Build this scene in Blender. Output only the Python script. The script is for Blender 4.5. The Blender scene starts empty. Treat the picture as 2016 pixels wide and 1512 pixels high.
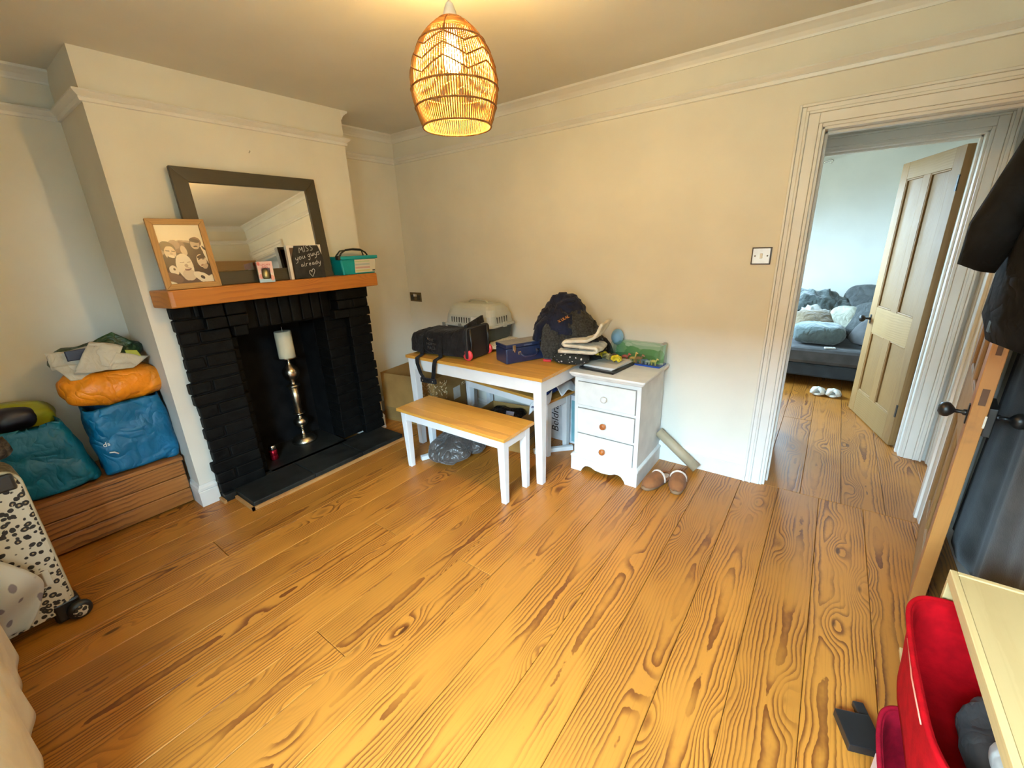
import bpy, bmesh, math, random
from mathutils import Vector, Matrix, noise
random.seed(7)
S = bpy.context.scene
COL = S.collection
R = math.radians
PI = math.pi

# ------------------------------------------------------------------ camera
cam_d = bpy.data.cameras.new('camera'); cam = bpy.data.objects.new('camera', cam_d); COL.objects.link(cam)
cam_d.sensor_fit = 'HORIZONTAL'; cam_d.sensor_width = 36.0; cam_d.lens = 833.433 / 2016 * 36.0; cam_d.clip_start = 0.02
cam.matrix_world = Matrix.Translation((3.3349, -2.798, 1.4989)) @ (Matrix.Rotation(0.6452, 4, 'Z') @ Matrix.Rotation(1.2516, 4, 'X') @ Matrix.Rotation(-0.0374, 4, 'Z'))
S.camera = cam
# ------------------------------------------------------------------ world: an overcast sky above a dull ground
W = bpy.data.worlds.new('sky'); S.world = W; W.use_nodes = True
nt = W.node_tree; nt.nodes.clear()
wo = nt.nodes.new('ShaderNodeOutputWorld'); bg = nt.nodes.new('ShaderNodeBackground')
tc = nt.nodes.new('ShaderNodeTexCoord'); sx = nt.nodes.new('ShaderNodeSeparateXYZ'); rp = nt.nodes.new('ShaderNodeValToRGB')
nt.links.new(tc.outputs['Generated'], sx.inputs[0]); nt.links.new(sx.outputs['Z'], rp.inputs[0])
rp.color_ramp.elements[0].position = 0.0; rp.color_ramp.elements[0].color = (.10, .11, .09, 1)
rp.color_ramp.elements[1].position = 0.02; rp.color_ramp.elements[1].color = (.50, .75, 1.0, 1)
nt.links.new(rp.outputs[0], bg.inputs[0]); bg.inputs[1].default_value = 88.0
nt.links.new(bg.outputs[0], wo.inputs[0])
BULB = 1100.0
S.view_settings.view_transform = 'Standard'; S.view_settings.look = 'None'; S.view_settings.gamma = 1.0
S.view_settings.use_curve_mapping = False; S.view_settings.exposure = 0.56
S.cycles.max_bounces = 7; S.cycles.diffuse_bounces = 3; S.cycles.glossy_bounces = 3; S.cycles.transparent_max_bounces = 12
S.cycles.caustics_reflective = False; S.cycles.caustics_refractive = False; S.cycles.sample_clamp_indirect = 6.0

# ================================================================== helpers
def tag(o, label, cat, group=None):
    o['label'] = label; o['category'] = cat
    if group: o['group'] = group
    return o
def thing(name, label, cat, loc=(0, 0, 0), rz=0.0, group=None):
    o = bpy.data.objects.new(name, None); COL.objects.link(o); o.empty_display_size = .05
    o.location = loc; o.rotation_euler = (0, 0, rz)
    return tag(o, label, cat, group)
class MB:
    def __init__(s): s.v = []; s.f = []; s.smooth = False
    def box(s, x0, x1, y0, y1, z0, z1, m=None):
        n = len(s.v); c = [(x0, y0, z0), (x1, y0, z0), (x1, y1, z0), (x0, y1, z0), (x0, y0, z1), (x1, y0, z1), (x1, y1, z1), (x0, y1, z1)]
        s.v += [tuple(m @ Vector(p)) for p in c] if m else c
        s.f += [tuple(n + i for i in q) for q in ((0, 3, 2, 1), (4, 5, 6, 7), (0, 1, 5, 4), (1, 2, 6, 5), (2, 3, 7, 6), (3, 0, 4, 7))]
        return s
    def hexa(s, b, t):
        n = len(s.v); s.v += list(b) + list(t); k = len(b)
        s.f.append(tuple(n + i for i in reversed(range(k)))); s.f.append(tuple(n + k + i for i in range(k)))
        for i in range(k): s.f.append((n + i, n + (i + 1) % k, n + k + (i + 1) % k, n + k + i))
        return s
    def prism(s, poly, d, axis='y', o=0.0):
        def P(a, b, c): return {'y': (a, c, b), 'x': (c, a, b), 'z': (a, b, c)}[axis]
        return s.hexa([P(a, b, o) for a, b in poly], [P(a, b, o + d) for a, b in poly])
    def loft(s, loops, cap0=True, cap1=True, closed=True):
        n = len(s.v); k = len(loops[0])
        for L in loops: s.v += [tuple(p) for p in L]
        for j in range(len(loops) - 1):
            for i in range(k if closed else k - 1):
                a = n + j * k + i; b = n + j * k + (i + 1) % k
                s.f.append((a, b, b + k, a + k))
        if cap0: s.f.append(tuple(n + i for i in reversed(range(k))))
        if cap1: s.f.append(tuple(n + (len(loops) - 1) * k + i for i in range(k)))
        return s
    def tube(s, path, r, seg=8, cap=True, flat=1.0):
        path = [Vector(p) for p in path]; loops = []; up = Vector((0, 0, 1)); pn = None
        for i, p in enumerate(path):
            d = (path[min(i + 1, len(path) - 1)] - path[max(i - 1, 0)]).normalized()
            if pn is None: pn = d.cross(up) if abs(d.dot(up)) < .95 else d.cross(Vector((1, 0, 0)))
            a = (pn - d * pn.dot(d)).normalized(); pn = a; b = d.cross(a)
            rr = r[i] if isinstance(r, (list, tuple)) else r
            loops.append([p + a * (rr * math.cos(t)) + b * (rr * flat * math.sin(t)) for t in [2 * PI * q / seg for q in range(seg)]])
        s.smooth = seg > 5; return s.loft(loops, cap, cap)
    def lathe(s, prof, seg=24, cx=0, cy=0, cap=True):
        loops = [[(cx + r * math.cos(2 * PI * q / seg), cy + r * math.sin(2 * PI * q / seg), z) for q in range(seg)] for r, z in prof]
        s.smooth = True; return s.loft(loops, cap, cap)
    def grid(s, nu, nv, fn, wrap=False):
        n = len(s.v)
        for j in range(nv + 1):
            for i in range(nu + (0 if wrap else 1)): s.v.append(tuple(fn(i / nu, j / nv)))
        k = nu + (0 if wrap else 1)
        for j in range(nv):
            for i in range(nu):
                a = n + j * k + i; b = n + j * k + (i + 1) % k
                s.f.append((a, b, b + k, a + k))
        s.smooth = True; return s
    def xf(s, m): s.v = [tuple(m @ Vector(p)) for p in s.v]; return s
    def noise(s, amp, sc, seed=0, ridge=False):
        off = Vector((seed * 3.1, seed * 1.7, seed * 2.3)); o = []
        for p in s.v:
            p = Vector(p); q = p * sc + off
            n = noise.noise_vector(q)
            if ridge: n = Vector([1 - 2.2 * abs(c) for c in n])
            n2 = noise.noise_vector(q * 2.3 + Vector((9, 9, 9)))
            o.append(tuple(p + n * amp + n2 * (amp * .4)))
        s.v = o; return s
    def build(s, name, mat, parent=None, bevel=0, solid=0, sub=0, smooth=None, loc=None, rot=None):
        me = bpy.data.meshes.new(name); me.from_pydata([tuple(p) for p in s.v], [], s.f); me.validate(); me.update()
        b = bmesh.new(); b.from_mesh(me); bmesh.ops.recalc_face_normals(b, faces=b.faces); b.to_mesh(me); b.free()
        o = bpy.data.objects.new(name, me); COL.objects.link(o)
        for m in (mat if isinstance(mat, list) else [mat]): me.materials.append(m)
        if parent: o.parent = parent
        if (s.smooth if smooth is None else smooth): me.polygons.foreach_set('use_smooth', [True] * len(me.polygons))
        if sub: md = o.modifiers.new('sub', 'SUBSURF'); md.levels = md.render_levels = sub
        if solid: md = o.modifiers.new('sol', 'SOLIDIFY'); md.thickness = solid; md.offset = 0
        if bevel:
            md = o.modifiers.new('bev', 'BEVEL'); md.width = bevel; md.segments = 2; md.limit_method = 'ANGLE'; md.angle_limit = R(40)
        if loc: o.location = loc
        if rot: o.rotation_euler = rot
        return o
def rrect(w, d, r, n=4, cx=0, cy=0):
    o = []
    for sx_, sy_, a0 in ((1, 1, 0), (-1, 1, 90), (-1, -1, 180), (1, -1, 270)):
        for i in range(n + 1):
            a = R(a0 + 90 * i / n); o.append((cx + sx_ * (w / 2 - r) + r * math.cos(a), cy + sy_ * (d / 2 - r) + r * math.sin(a)))
    return o
def struct(o): o['kind'] = 'structure'; return o
def copy_tree(o, parent=None):
    c = o.copy(); COL.objects.link(c)
    if parent: c.parent = parent
    for ch in o.children: copy_tree(ch, c)
    return c
def text(name, body, size, mat, parent, M, ext=.0006, shear=0, al='CENTER', spacing=1.0):
    cu = bpy.data.curves.new('t', 'FONT'); cu.body = body; cu.size = size; cu.extrude = ext; cu.align_x = al; cu.align_y = 'CENTER'; cu.shear = shear
    cu.space_character = spacing; cu.resolution_u = 3
    t = bpy.data.objects.new('t', cu); COL.objects.link(t)
    dg = bpy.context.evaluated_depsgraph_get(); me = bpy.data.meshes.new_from_object(t.evaluated_get(dg))
    bpy.data.objects.remove(t); me.transform(M); me.materials.clear(); me.materials.append(mat); me.name = name
    o = bpy.data.objects.new(name, me); COL.objects.link(o)
    if parent: o.parent = parent
    return o
def frameM(o, xd, yd):
    x = Vector(xd).normalized(); y = Vector(yd); y = (y - x * y.dot(x)).normalized(); z = x.cross(y)
    return Matrix(((x.x, y.x, z.x, o[0]), (x.y, y.y, z.y, o[1]), (x.z, y.z, z.z, o[2]), (0, 0, 0, 1)))

# ================================================================== materials
class N:
    def __init__(s, name):
        s.m = bpy.data.materials.new(name); s.m.use_nodes = True; s.t = s.m.node_tree
        s.b = s.t.nodes['Principled BSDF']; s.out = s.t.nodes['Material Output']
    def n(s, ty, **k):
        d = s.t.nodes.new('ShaderNode' + ty)
        for a, v in k.items(): setattr(d, a, v)
        return d
    def l(s, a, b): s.t.links.new(a, b)
    def math(s, op, a, b=None, c=None):
        d = s.n('Math', operation=op)
        for i, x in enumerate((a, b, c)):
            if x is None: continue
            if isinstance(x, (int, float)): d.inputs[i].default_value = x
            else: s.l(x, d.inputs[i])
        return d.outputs[0]
    def mix(s, f, a, b):
        d = s.n('Mix', data_type='RGBA')
        for i, x in ((0, f), (6, a), (7, b)):
            if isinstance(x, (int, float)): d.inputs[i].default_value = x
            elif isinstance(x, tuple): d.inputs[i].default_value = (*x, 1)
            else: s.l(x, d.inputs[i])
        return d.outputs[2]
    def noise(s, vec, sc, det=3, rough=.5, dist=0):
        d = s.n('TexNoise'); d.inputs['Scale'].default_value = sc; d.inputs['Detail'].default_value = det
        d.inputs['Roughness'].default_value = rough; d.inputs['Distortion'].default_value = dist
        if vec is not None: s.l(vec, d.inputs['Vector'])
        return d.outputs['Fac']
    def coord(s, w='Object'): return s.n('TexCoord').outputs[w]
    def mapping(s, vec, sc=(1, 1, 1), loc=(0, 0, 0), rot=(0, 0, 0)):
        d = s.n('Mapping'); s.l(vec, d.inputs[0]); d.inputs['Scale'].default_value = sc; d.inputs['Location'].default_value = loc; d.inputs['Rotation'].default_value = rot
        return d.outputs[0]
    def maprange(s, v, a, b, c=0, d=1, smooth=True):
        n = s.n('MapRange', interpolation_type='SMOOTHSTEP' if smooth else 'LINEAR'); s.l(v, n.inputs[0])
        for i, x in enumerate((a, b, c, d)): n.inputs[i + 1].default_value = x
        return n.outputs[0]
    def bump(s, h, st=.3, dist=.002):
        d = s.n('Bump'); d.inputs['Strength'].default_value = st; d.inputs['Distance'].default_value = dist; s.l(h, d.inputs['Height']); s.l(d.outputs[0], s.b.inputs['Normal'])
def mat(name, col, rough=.6, metal=0, var=.1, sc=12, bump=0, bsc=60, coat=0, sheen=0, spec=.5, det=3, crease=0, csc=7):
    m = N(name); c = m.coord()
    f = m.noise(c, sc, det)
    d = tuple(max(0, x * (1 - var)) for x in col); e = tuple(min(1, x * (1 + var)) for x in col)
    m.l(m.mix(m.maprange(f, .3, .7), d, e), m.b.inputs['Base Color'])
    m.b.inputs['Roughness'].default_value = rough; m.b.inputs['Metallic'].default_value = metal
    m.b.inputs['Coat Weight'].default_value = coat; m.b.inputs['Sheen Weight'].default_value = sheen; m.b.inputs['Specular IOR Level'].default_value = spec
    if crease:
        a = m.math('ABSOLUTE', m.math('SUBTRACT', m.noise(c, csc, 2, .5, .6), .5)); a2 = m.math('ABSOLUTE', m.math('SUBTRACT', m.noise(m.mapping(c, (1.3, .8, 1), (3, 5, 7)), csc * 2.1, 2, .5, .4), .5))
        m.bump(m.math('ADD', m.math('POWER', a, .7), m.math('MULTIPLY', a2, .5)), .55 * crease, .05)
    elif bump: m.bump(m.noise(c, bsc, 4), bump, .002)
    return m.m
def wood(name, light, dark, along='y', freq=70, wc=.05, rough=.4, knots=True, coat=.15, contrast=.8, wob=2.2, kscale=2.6, worn=None):
    m = N(name); c = m.coord(); sp = m.n('SeparateXYZ'); m.l(c, sp.inputs[0])
    rnd = m.n('ObjectInfo').outputs['Random']
    ax = {'x': ('X', 'Y', 'Z'), 'y': ('Y', 'X', 'Z'), 'z': ('Z', 'X', 'Y')}[along]
    v, u, w = (sp.outputs[a] for a in ax)
    seed = m.math('MULTIPLY', rnd, 57.0)
    vs = m.math('ADD', v, seed)
    cb = m.n('CombineXYZ'); m.l(m.math('MULTIPLY', u, 1.0), cb.inputs[0]); m.l(m.math('MULTIPLY', vs, .33), cb.inputs[1]); m.l(w, cb.inputs[2])
    uo = m.math('ADD', u, m.math('MULTIPLY', m.math('SUBTRACT', rnd, .5), .13))
    lowc = m.n('CombineXYZ'); m.l(m.math('MULTIPLY', u, 2.5), lowc.inputs[0]); m.l(m.math('MULTIPLY', vs, 1.0), lowc.inputs[1]); m.l(seed, lowc.inputs[2])
    low = m.noise(lowc.outputs[0], 1.1, 2)
    finec = m.n('CombineXYZ'); m.l(m.math('MULTIPLY', u, 9.0), finec.inputs[0]); m.l(m.math('MULTIPLY', vs, 5.0), finec.inputs[1]); m.l(seed, finec.inputs[2])
    fine = m.noise(finec.outputs[0], 2.2, 3, .6)
    r = m.math('SQRT', m.math('ADD', m.math('MULTIPLY', uo, uo), m.math('POWER', m.math('ADD', w, wc), 2.0)))
    d = m.math('MULTIPLY', r, freq)
    d = m.math('ADD', d, m.math('MULTIPLY', low, wob * 3.0))
    d = m.math('ADD', d, m.math('MULTIPLY', fine, wob * .45))
    if knots:
        vo = m.n('TexVoronoi', feature='F1'); vo.inputs['Scale'].default_value = kscale; m.l(cb.outputs[0], vo.inputs['Vector'])
        kd = vo.outputs['Distance']
        kr = m.math('MULTIPLY', kd, 1.0)
        pull = m.maprange(kr, 0.0, .40, 1, 0)
        d = m.math('ADD', d, m.math('MULTIPLY', pull, 4.0))
    fr = m.math('FRACT', d)
    line = m.math('MULTIPLY', m.maprange(fr, .35, .93), m.maprange(fr, .95, 1.0, 1, 0))
    amt = m.maprange(m.noise(lowc.outputs[0], 2.3, 2), .36, .60, .14, 1)
    line = m.math('MULTIPLY', m.math('MULTIPLY', line, amt), contrast)
    tone = m.math('ADD', m.math('MULTIPLY', m.math('SUBTRACT', rnd, .5), .5), m.noise(cb.outputs[0], 3.0, 3))
    base = m.mix(m.maprange(tone, .2, .9), tuple(x * .86 for x in light), tuple(min(1, x * 1.12) for x in light))
    stc = m.n('CombineXYZ'); m.l(m.math('MULTIPLY', u, 160.0), stc.inputs[0]); m.l(m.math('MULTIPLY', vs, 4.0), stc.inputs[1]); m.l(m.math('MULTIPLY', w, 160.0), stc.inputs[2])
    st = m.noise(stc.outputs[0], 1.0, 2)
    base = m.mix(m.math('MULTIPLY', m.maprange(st, .5, .8), .25), base, dark)
    colr = m.mix(line, base, dark)
    if knots:
        kn = m.maprange(kr, .045, .09, 1, 0)
        colr = m.mix(m.math('MULTIPLY', kn, .85), colr, tuple(x * .55 for x in dark))
    if worn:
        wn = m.maprange(m.noise(m.coord(), 3.5, 5, .65), .55, .72, 0, .6)
        colr = m.mix(wn, colr, worn)
    m.l(colr, m.b.inputs['Base Color'])
    m.b.inputs['Coat Weight'].default_value = coat; m.b.inputs['Coat Roughness'].default_value = .3
    rr = m.math('ADD', m.math('MULTIPLY', fine, .2), rough - .08); m.l(rr, m.b.inputs['Roughness'])
    m.bump(m.math('MULTIPLY', line, -1.0), .25, .001)
    return m.m
def emit(name, col, st):
    m = N(name); m.b.inputs['Emission Color'].default_value = (*col, 1); m.b.inputs['Emission Strength'].default_value = st; m.b.inputs['Base Color'].default_value = (*col, 1)
    return m.m
def glassy(name, tint=(.9, .95, .93), fac=.08, rough=.02):
    m = N(name); tr = m.n('BsdfTransparent'); tr.inputs[0].default_value = (*tint, 1); gl = m.n('BsdfGlossy'); gl.inputs['Roughness'].default_value = rough
    mx = m.n('MixShader'); mx.inputs[0].default_value = fac; m.l(tr.outputs[0], mx.inputs[1]); m.l(gl.outputs[0], mx.inputs[2]); m.l(mx.outputs[0], m.out.inputs[0])
    return m.m
def printmat(name, bgc, shapes, rough=.35, coordname='Generated', axes=('X', 'Y'), nz=0):
    """flat print: ellipses / boxes (kind, cx, cy, rx, ry, rot, colour) over a ground, in the sheet's own coordinates"""
    m = N(name); sp = m.n('SeparateXYZ'); m.l(m.coord(coordname), sp.inputs[0]); u0, v0 = sp.outputs[axes[0]], sp.outputs[axes[1]]
    if nz:
        nn = m.n('TexNoise'); nn.inputs['Scale'].default_value = 9; m.l(m.coord(coordname), nn.inputs['Vector']); s2 = m.n('SeparateXYZ'); m.l(nn.outputs['Color'], s2.inputs[0])
        u0 = m.math('ADD', u0, m.math('MULTIPLY', m.math('SUBTRACT', s2.outputs[0], .5), nz)); v0 = m.math('ADD', v0, m.math('MULTIPLY', m.math('SUBTRACT', s2.outputs[1], .5), nz))
    c = bgc
    for k, cx, cy, rx, ry, ro, col in shapes:
        du = m.math('SUBTRACT', u0, cx); dv = m.math('SUBTRACT', v0, cy)
        ca, sa = math.cos(R(ro)), math.sin(R(ro))
        a = m.math('DIVIDE', m.math('ADD', m.math('MULTIPLY', du, ca), m.math('MULTIPLY', dv, sa)), rx)
        b = m.math('DIVIDE', m.math('SUBTRACT', m.math('MULTIPLY', dv, ca), m.math('MULTIPLY', du, sa)), ry)
        if k == 'e': q = m.math('ADD', m.math('MULTIPLY', a, a), m.math('MULTIPLY', b, b))
        else: q = m.math('MAXIMUM', m.math('ABSOLUTE', a), m.math('ABSOLUTE', b))
        c = m.mix(m.maprange(q, .88, 1.0, 1, 0), c, col)
    if isinstance(c, tuple): m.b.inputs['Base Color'].default_value = (*c, 1)
    else: m.l(c, m.b.inputs['Base Color'])
    m.b.inputs['Roughness'].default_value = rough
    return m.m

PAINT = mat('cream_wall_paint', (.80, .765, .655), .75, var=.03, sc=3, bump=.08, bsc=90)
CEILP = mat('ceiling_paint', (.76, .725, .63), .85, var=.03, sc=2)
TRIM = mat('white_gloss_trim', (.82, .80, .74), .35, var=.03, sc=6, bump=.05, bsc=40)
HALLP = mat('pale_hall_paint', (.78, .76, .69), .7, var=.03, sc=3)
FLOOR = wood('varnished_floorboard', (.47, .175, .022), (.12, .027, .004), 'y', 88, .045, .40, True, .12, .9, 1.9, 6.5)
SUBF = mat('dark_subfloor', (.03, .015, .006), .9)
PINE = wood('orange_pine', (.56, .19, .022), (.24, .055, .007), 'y', 40, .09, .4, True, .15, .5, 1.2, 7.0)
PINED = wood('stripped_pine_door', (.35, .195, .065), (.19, .09, .028), 'z', 60, .08, .55, True, .02, .35, 1.5, 1.6)
PINEX = wood('stripped_pine_rail', (.40, .24, .085), (.22, .11, .035), 'x', 60, .08, .55, True, .02, .35, 1.5, 1.6)
PINEO = wood('orange_pine_door_edge', (.42, .175, .038), (.26, .1, .02), 'z', 60, .08, .5, True, .05, .4, 1.5, 1.6, worn=(.18, .08, .03))
CHESTW = wood('brown_pine_chest', (.36, .135, .03), (.10, .028, .006), 'y', 55, .05, .38, True, .2, .9, 1.8, 2.6)
TABLEW = wood('honey_rubberwood', (.70, .34, .055), (.40, .155, .02), 'x', 60, .1, .33, False, .2, .4, .9)
FRAMEW = wood('light_oak_frame', (.46, .235, .06), (.25, .10, .02), 'x', 90, .1, .45, False, .1, .4, .8)
FRAMEWV = wood('light_oak_frame_upright', (.46, .235, .06), (.25, .10, .02), 'z', 90, .1, .45, False, .1, .4, .8)
BIRCH = wood('pale_birch', (.68, .47, .20), (.5, .32, .12), 'y', 70, .1, .5, False, .05, .3, .9)
WHITE = mat('white_satin_paint', (.80, .80, .78), .38, var=.03, sc=8)
CHIPW = mat('chipped_white_paint', (.78, .78, .74), .45, var=.06, sc=9, bump=.15, bsc=30)
BLKB = mat('black_painted_brick', (.0032, .0034, .003), .6, var=.5, sc=18, bump=.6, bsc=55, spec=.12)
SOOT = mat('sooty_black', (.006, .006, .006), .8, var=.4, sc=10, bump=.3, bsc=30, spec=.1)
SLATE = mat('black_slate_hearth', (.013, .014, .012), .5, var=.5, sc=9, bump=.3, bsc=25, spec=.3)
BLACKP = mat('black_plastic', (.012, .012, .012), .35, var=.2)
IRON = mat('black_iron', (.01, .01, .01), .4, var=.3)
BLKF = mat('black_fabric', (.010, .010, .011), .85, var=.4, sc=20, sheen=.05, spec=.2, crease=.7, csc=10)
SILVER = mat('antique_silver', (.55, .48, .36), .25, 1, var=.25, sc=14)
HAMMER = mat('hammered_silver', (.55, .45, .31), .3, 1, var=.2, sc=60, bump=1.0, bsc=160)
CHROME = mat('bright_metal', (.7, .68, .64), .2, 1, var=.1)
WAX = mat('ivory_wax', (.78, .70, .48), .5, var=.05, sc=8)

# ================================================================== the setting
XR, YR, H = 4.03, -3.6, 2.4347
CX, CY0, CY1 = .3636, -.7375, -2.1213
LX = -.15
OX0, OX1, OH = 3.178, 3.922, 1.985
def boxes(name, m, lst, bevel=0):
    b = MB()
    for a in lst: b.box(*a)
    return struct(b.build(name, m, bevel=bevel))
boxes('wall_back', PAINT, [(-.1, OX0, 0, .12, 0, H), (OX0, OX1, 0, .12, OH, H), (OX1, 4.2, 0, .12, 0, H)])
boxes('wall_left', PAINT, [(-.12, 0, CY0, 0, 0, H), (LX - .12, LX, YR, CY1, 0, H)])
boxes('wall_chimney', PAINT, [(-.12, CX, CY1, -1.77, 0, 1.05), (LX - .12, -.12, CY1, -1.77, 0, H), (-.12, CX, -.935, CY0, 0, 1.05), (-.12, CX, CY1, CY0, 1.05, H), (-.12, -.05, -1.77, -.935, 0, 1.05)])
boxes('wall_right', PAINT, [(XR, XR + .12, YR - .12, 0, 0, H)])
WX0, WX1, WZ0, WZ1 = 2.35, 3.85, .75, 2.12
boxes('wall_rear', PAINT, [(LX - .12, WX0, YR - .36, YR, 0, H), (WX1, XR + .12, YR - .36, YR, 0, H), (WX0, WX1, YR - .36, YR, 0, WZ0), (WX0, WX1, YR - .36, YR, WZ1, H)])
boxes('ceiling', CEILP, [(LX - .12, XR + .12, YR - .2, .12, H, H + .12)])
# hall and bedroom
HY, BY, BX0, BX1, BYE = .90, 1.02, 1.75, 4.55, 3.45
DX0, DX1, DH = 3.10, 3.905, 2.0
boxes('wall_hall', HALLP, [(2.85, 2.95, .12, HY, 0, H), (4.06, 4.16, .12, HY, 0, H)])
boxes('wall_bedroom_door', HALLP, [(BX0, DX0, HY, BY, 0, H), (DX1, BX1, HY, BY, 0, H), (DX0, DX1, HY, BY, DH, H)])
b1 = (1.95, 2.65, 1.0, 2.1); b2 = (2.4, 2.85, 1.1, 2.05)
boxes('wall_bedroom_left', HALLP, [(BX0 - .15, BX0, BY, b1[0], 0, H), (BX0 - .15, BX0, b1[1], BYE, 0, H), (BX0 - .15, BX0, b1[0], b1[1], 0, b1[2]), (BX0 - .15, BX0, b1[0], b1[1], b1[3], H)])
boxes('wall_bedroom_far', HALLP, [(BX0 - .15, b2[0], BYE, BYE + .15, 0, H), (b2[1], BX1 + .1, BYE, BYE + .15, 0, H), (b2[0], b2[1], BYE, BYE + .15, 0, b2[2]), (b2[0], b2[1], BYE, BYE + .15, b2[3], H)])
boxes('wall_bedroom_right', HALLP, [(BX1, BX1 + .1, HY, BYE, 0, H)])
boxes('ceiling_hall_and_bedroom', HALLP, [(BX0 - .15, BX1 + .1, .12, BYE + .15, H, H + .1)])
# floor: a dark sub-floor and single boards
fl = struct(MB().box(LX - .1, BX1, YR - .1, BYE, -.08, -.0205).build('floor', SUBF))
def board(x0, x1, y0, y1):
    g = .0009; c = .0022; w = (x1 - x0) / 2 - g; l = (y1 - y0) / 2 - g
    b = MB(); b.loft([[(-w, -l, -.02), (w, -l, -.02), (w, l, -.02), (-w, l, -.02)], [(-w, -l, -c), (w, -l, -c), (w, l, -c), (-w, l, -c)], [(-w + c, -l + c, 0), (w - c, -l + c, 0), (w - c, l - c, 0), (-w + c, l - c, 0)]])
    o = b.build('floorboard', FLOOR, fl); o.location = ((x0 + x1) / 2, (y0 + y1) / 2, 0); return o
rb = random.Random(3)
for k in range(-11, 12):
    x0, x1 = 2.04 + .205 * (k - 1), 2.04 + .205 * k
    x0 = max(x0, LX - .1); x1 = min(x1, XR)
    if x1 - x0 < .03: continue
    cuts = [YR, .005]
    if k == 0: cuts = [YR, -2.222, .005]
    elif k % 3 == 1: cuts = [YR, rb.uniform(-3.2, -.6), .005]
    if x1 <= CX:
        for a, b_ in zip(cuts, cuts[1:]): board(x0, x1, a, b_)
    else:
        for a, b_ in zip(cuts, cuts[1:]): board(x0, x1, a, b_)
for k in range(0, 14):
    x0, x1 = 1.78 + .2 * k, 1.98 + .2 * k
    x1 = min(x1, BX1)
    cuts = [.005, rb.uniform(1.0, 3.0), BYE]
    for a, b_ in zip(cuts, cuts[1:]): board(x0, x1, a, b_)

def moulding(path, prof, closed=False):
    """sweep (out, z) profile along a plan path, the room on the left-hand side"""
    P = [Vector(p) for p in path]; n = len(P); loops = []
    for i, p in enumerate(P):
        d1 = (p - P[i - 1]).normalized() if (closed or i) else None
        d2 = (P[(i + 1) % n] - p).normalized() if (closed or i < n - 1) else None
        d1 = d1 or d2; d2 = d2 or d1
        n1 = Vector((-d1.y, d1.x)); n2 = Vector((-d2.y, d2.x)); m = (n1 + n2); m = m / max(.2, m.dot(n1))
        loops.append([(p.x + m.x * o, p.y + m.y * o, z) for o, z in prof])
    b = MB()
    if closed: loops.append(loops[0])
    b.loft(loops, not closed, not closed); return b
PER = [(XR, 0), (0, 0), (0, CY0), (CX, CY0), (CX, CY1), (LX, CY1), (LX, YR), (XR, YR)]
rail = [(0, 2.206), (.012, 2.208), (.016, 2.222), (.012, 2.226), (.024, 2.236), (.034, 2.246), (.032, 2.254), (.018, 2.258), (0, 2.26)]
struct(moulding(PER, rail, True).build('trim_1', TRIM))
corn = [(0, H - .06), (.008, H - .06), (.010, H - .05), (.022, H - .034), (.042, H - .02), (.056, H - .012), (.058, H), (0, H)]
struct(moulding([PER[0], PER[1], PER[2], PER[3]], corn).build('trim_2', TRIM))
struct(moulding([PER[5], PER[6], PER[7], PER[0]], corn).build('trim_3', TRIM))
base = [(0, 0), (.018, 0), (.018, .098), (.015, .101), (.015, .104), (.020, .108), (.018, .122), (.010, .130), (.006, .141), (0, .142)]
struct(moulding([(3.072, 0), (0, 0), (0, CY0), (CX, CY0)], base).build('baseboard_back', TRIM))
struct(moulding([(CX, -2.036), (CX, CY1), (LX, CY1), (LX, YR), (XR, YR)], base).build('baseboard_chimney', TRIM))
struct(moulding([(XR, YR), (XR, -.02)], base).build('baseboard_right', TRIM))
struct(moulding([(DX0 - .1, HY), (2.95, HY), (2.95, .12)], base).build('baseboard_hall', TRIM))
struct(moulding([(BX1, BYE), (BX0, BYE), (BX0, BY)], base).build('baseboard_bedroom', TRIM))
# door frames: linings and moulded architraves
def doorway(name, x0, x1, h, ya, yb, faces, w=.106):
    b = MB(); t = .012
    b.box(x0 - .002, x0 + t, ya - .002, yb + .002, 0, h); b.box(x1 - t, x1 + .002, ya - .002, yb + .002, 0, h); b.box(x0, x1, ya - .002, yb + .002, h - t, h + .002)
    ys = (ya + yb) / 2
    b.box(x0 + t, x0 + t + .012, ys, ys + .035, 0, h - t); b.box(x1 - t - .012, x1 - t, ys, ys + .035, 0, h - t); b.box(x0 + t, x1 - t, ys, ys + .035, h - t - .012, h - t)
    o = struct(b.build(name, TRIM, bevel=.002))
    for y, s in faces:
        steps = [(0, .016, .013), (.016, .062, .018), (.062, .074, .026), (.074, .094, .022), (.094, w, .030)]
        a = MB()
        for p, q, d in steps:
            yy = sorted((y, y + s * d))
            a.box(x0 - q, x0 - p, yy[0], yy[1], 0, h + q); a.box(x1 + p, x1 + q, yy[0], yy[1], 0, h + q); a.box(x0 - p, x1 + p, yy[0], yy[1], h + p, h + q)
        a.build('architrave', TRIM, o, bevel=.003)
    return o
d1 = doorway('trim_4', OX0, OX1, OH, 0, .12, ((0, -1), (.12, 1)))
d2 = doorway('trim_5', DX0, DX1, DH, HY, BY, ((HY, -1), (BY, 1)))
# strike plates on the first lining
MB().box(OX0 + .012, OX0 + .018, .02, .05, .84, .95).build('strike_plate', mat('painted_plate', (.75, .74, .7), .4), d1, bevel=.002)
# closed door on the hall's right-hand side
hd = struct(MB().box(4.035, 4.06, .19, .84, .005, 1.97).build('door_3', TRIM, bevel=.003))
MB().box(4.03, 4.062, .135, .182, 0, 2.02).box(4.03, 4.062, .848, .892, 0, 2.02).build('door_lining', TRIM, hd, bevel=.003)
MB().box(4.02, 4.036, .19, .235, .88, .98).build('rim_latch', TRIM, hd, bevel=.003)
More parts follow.
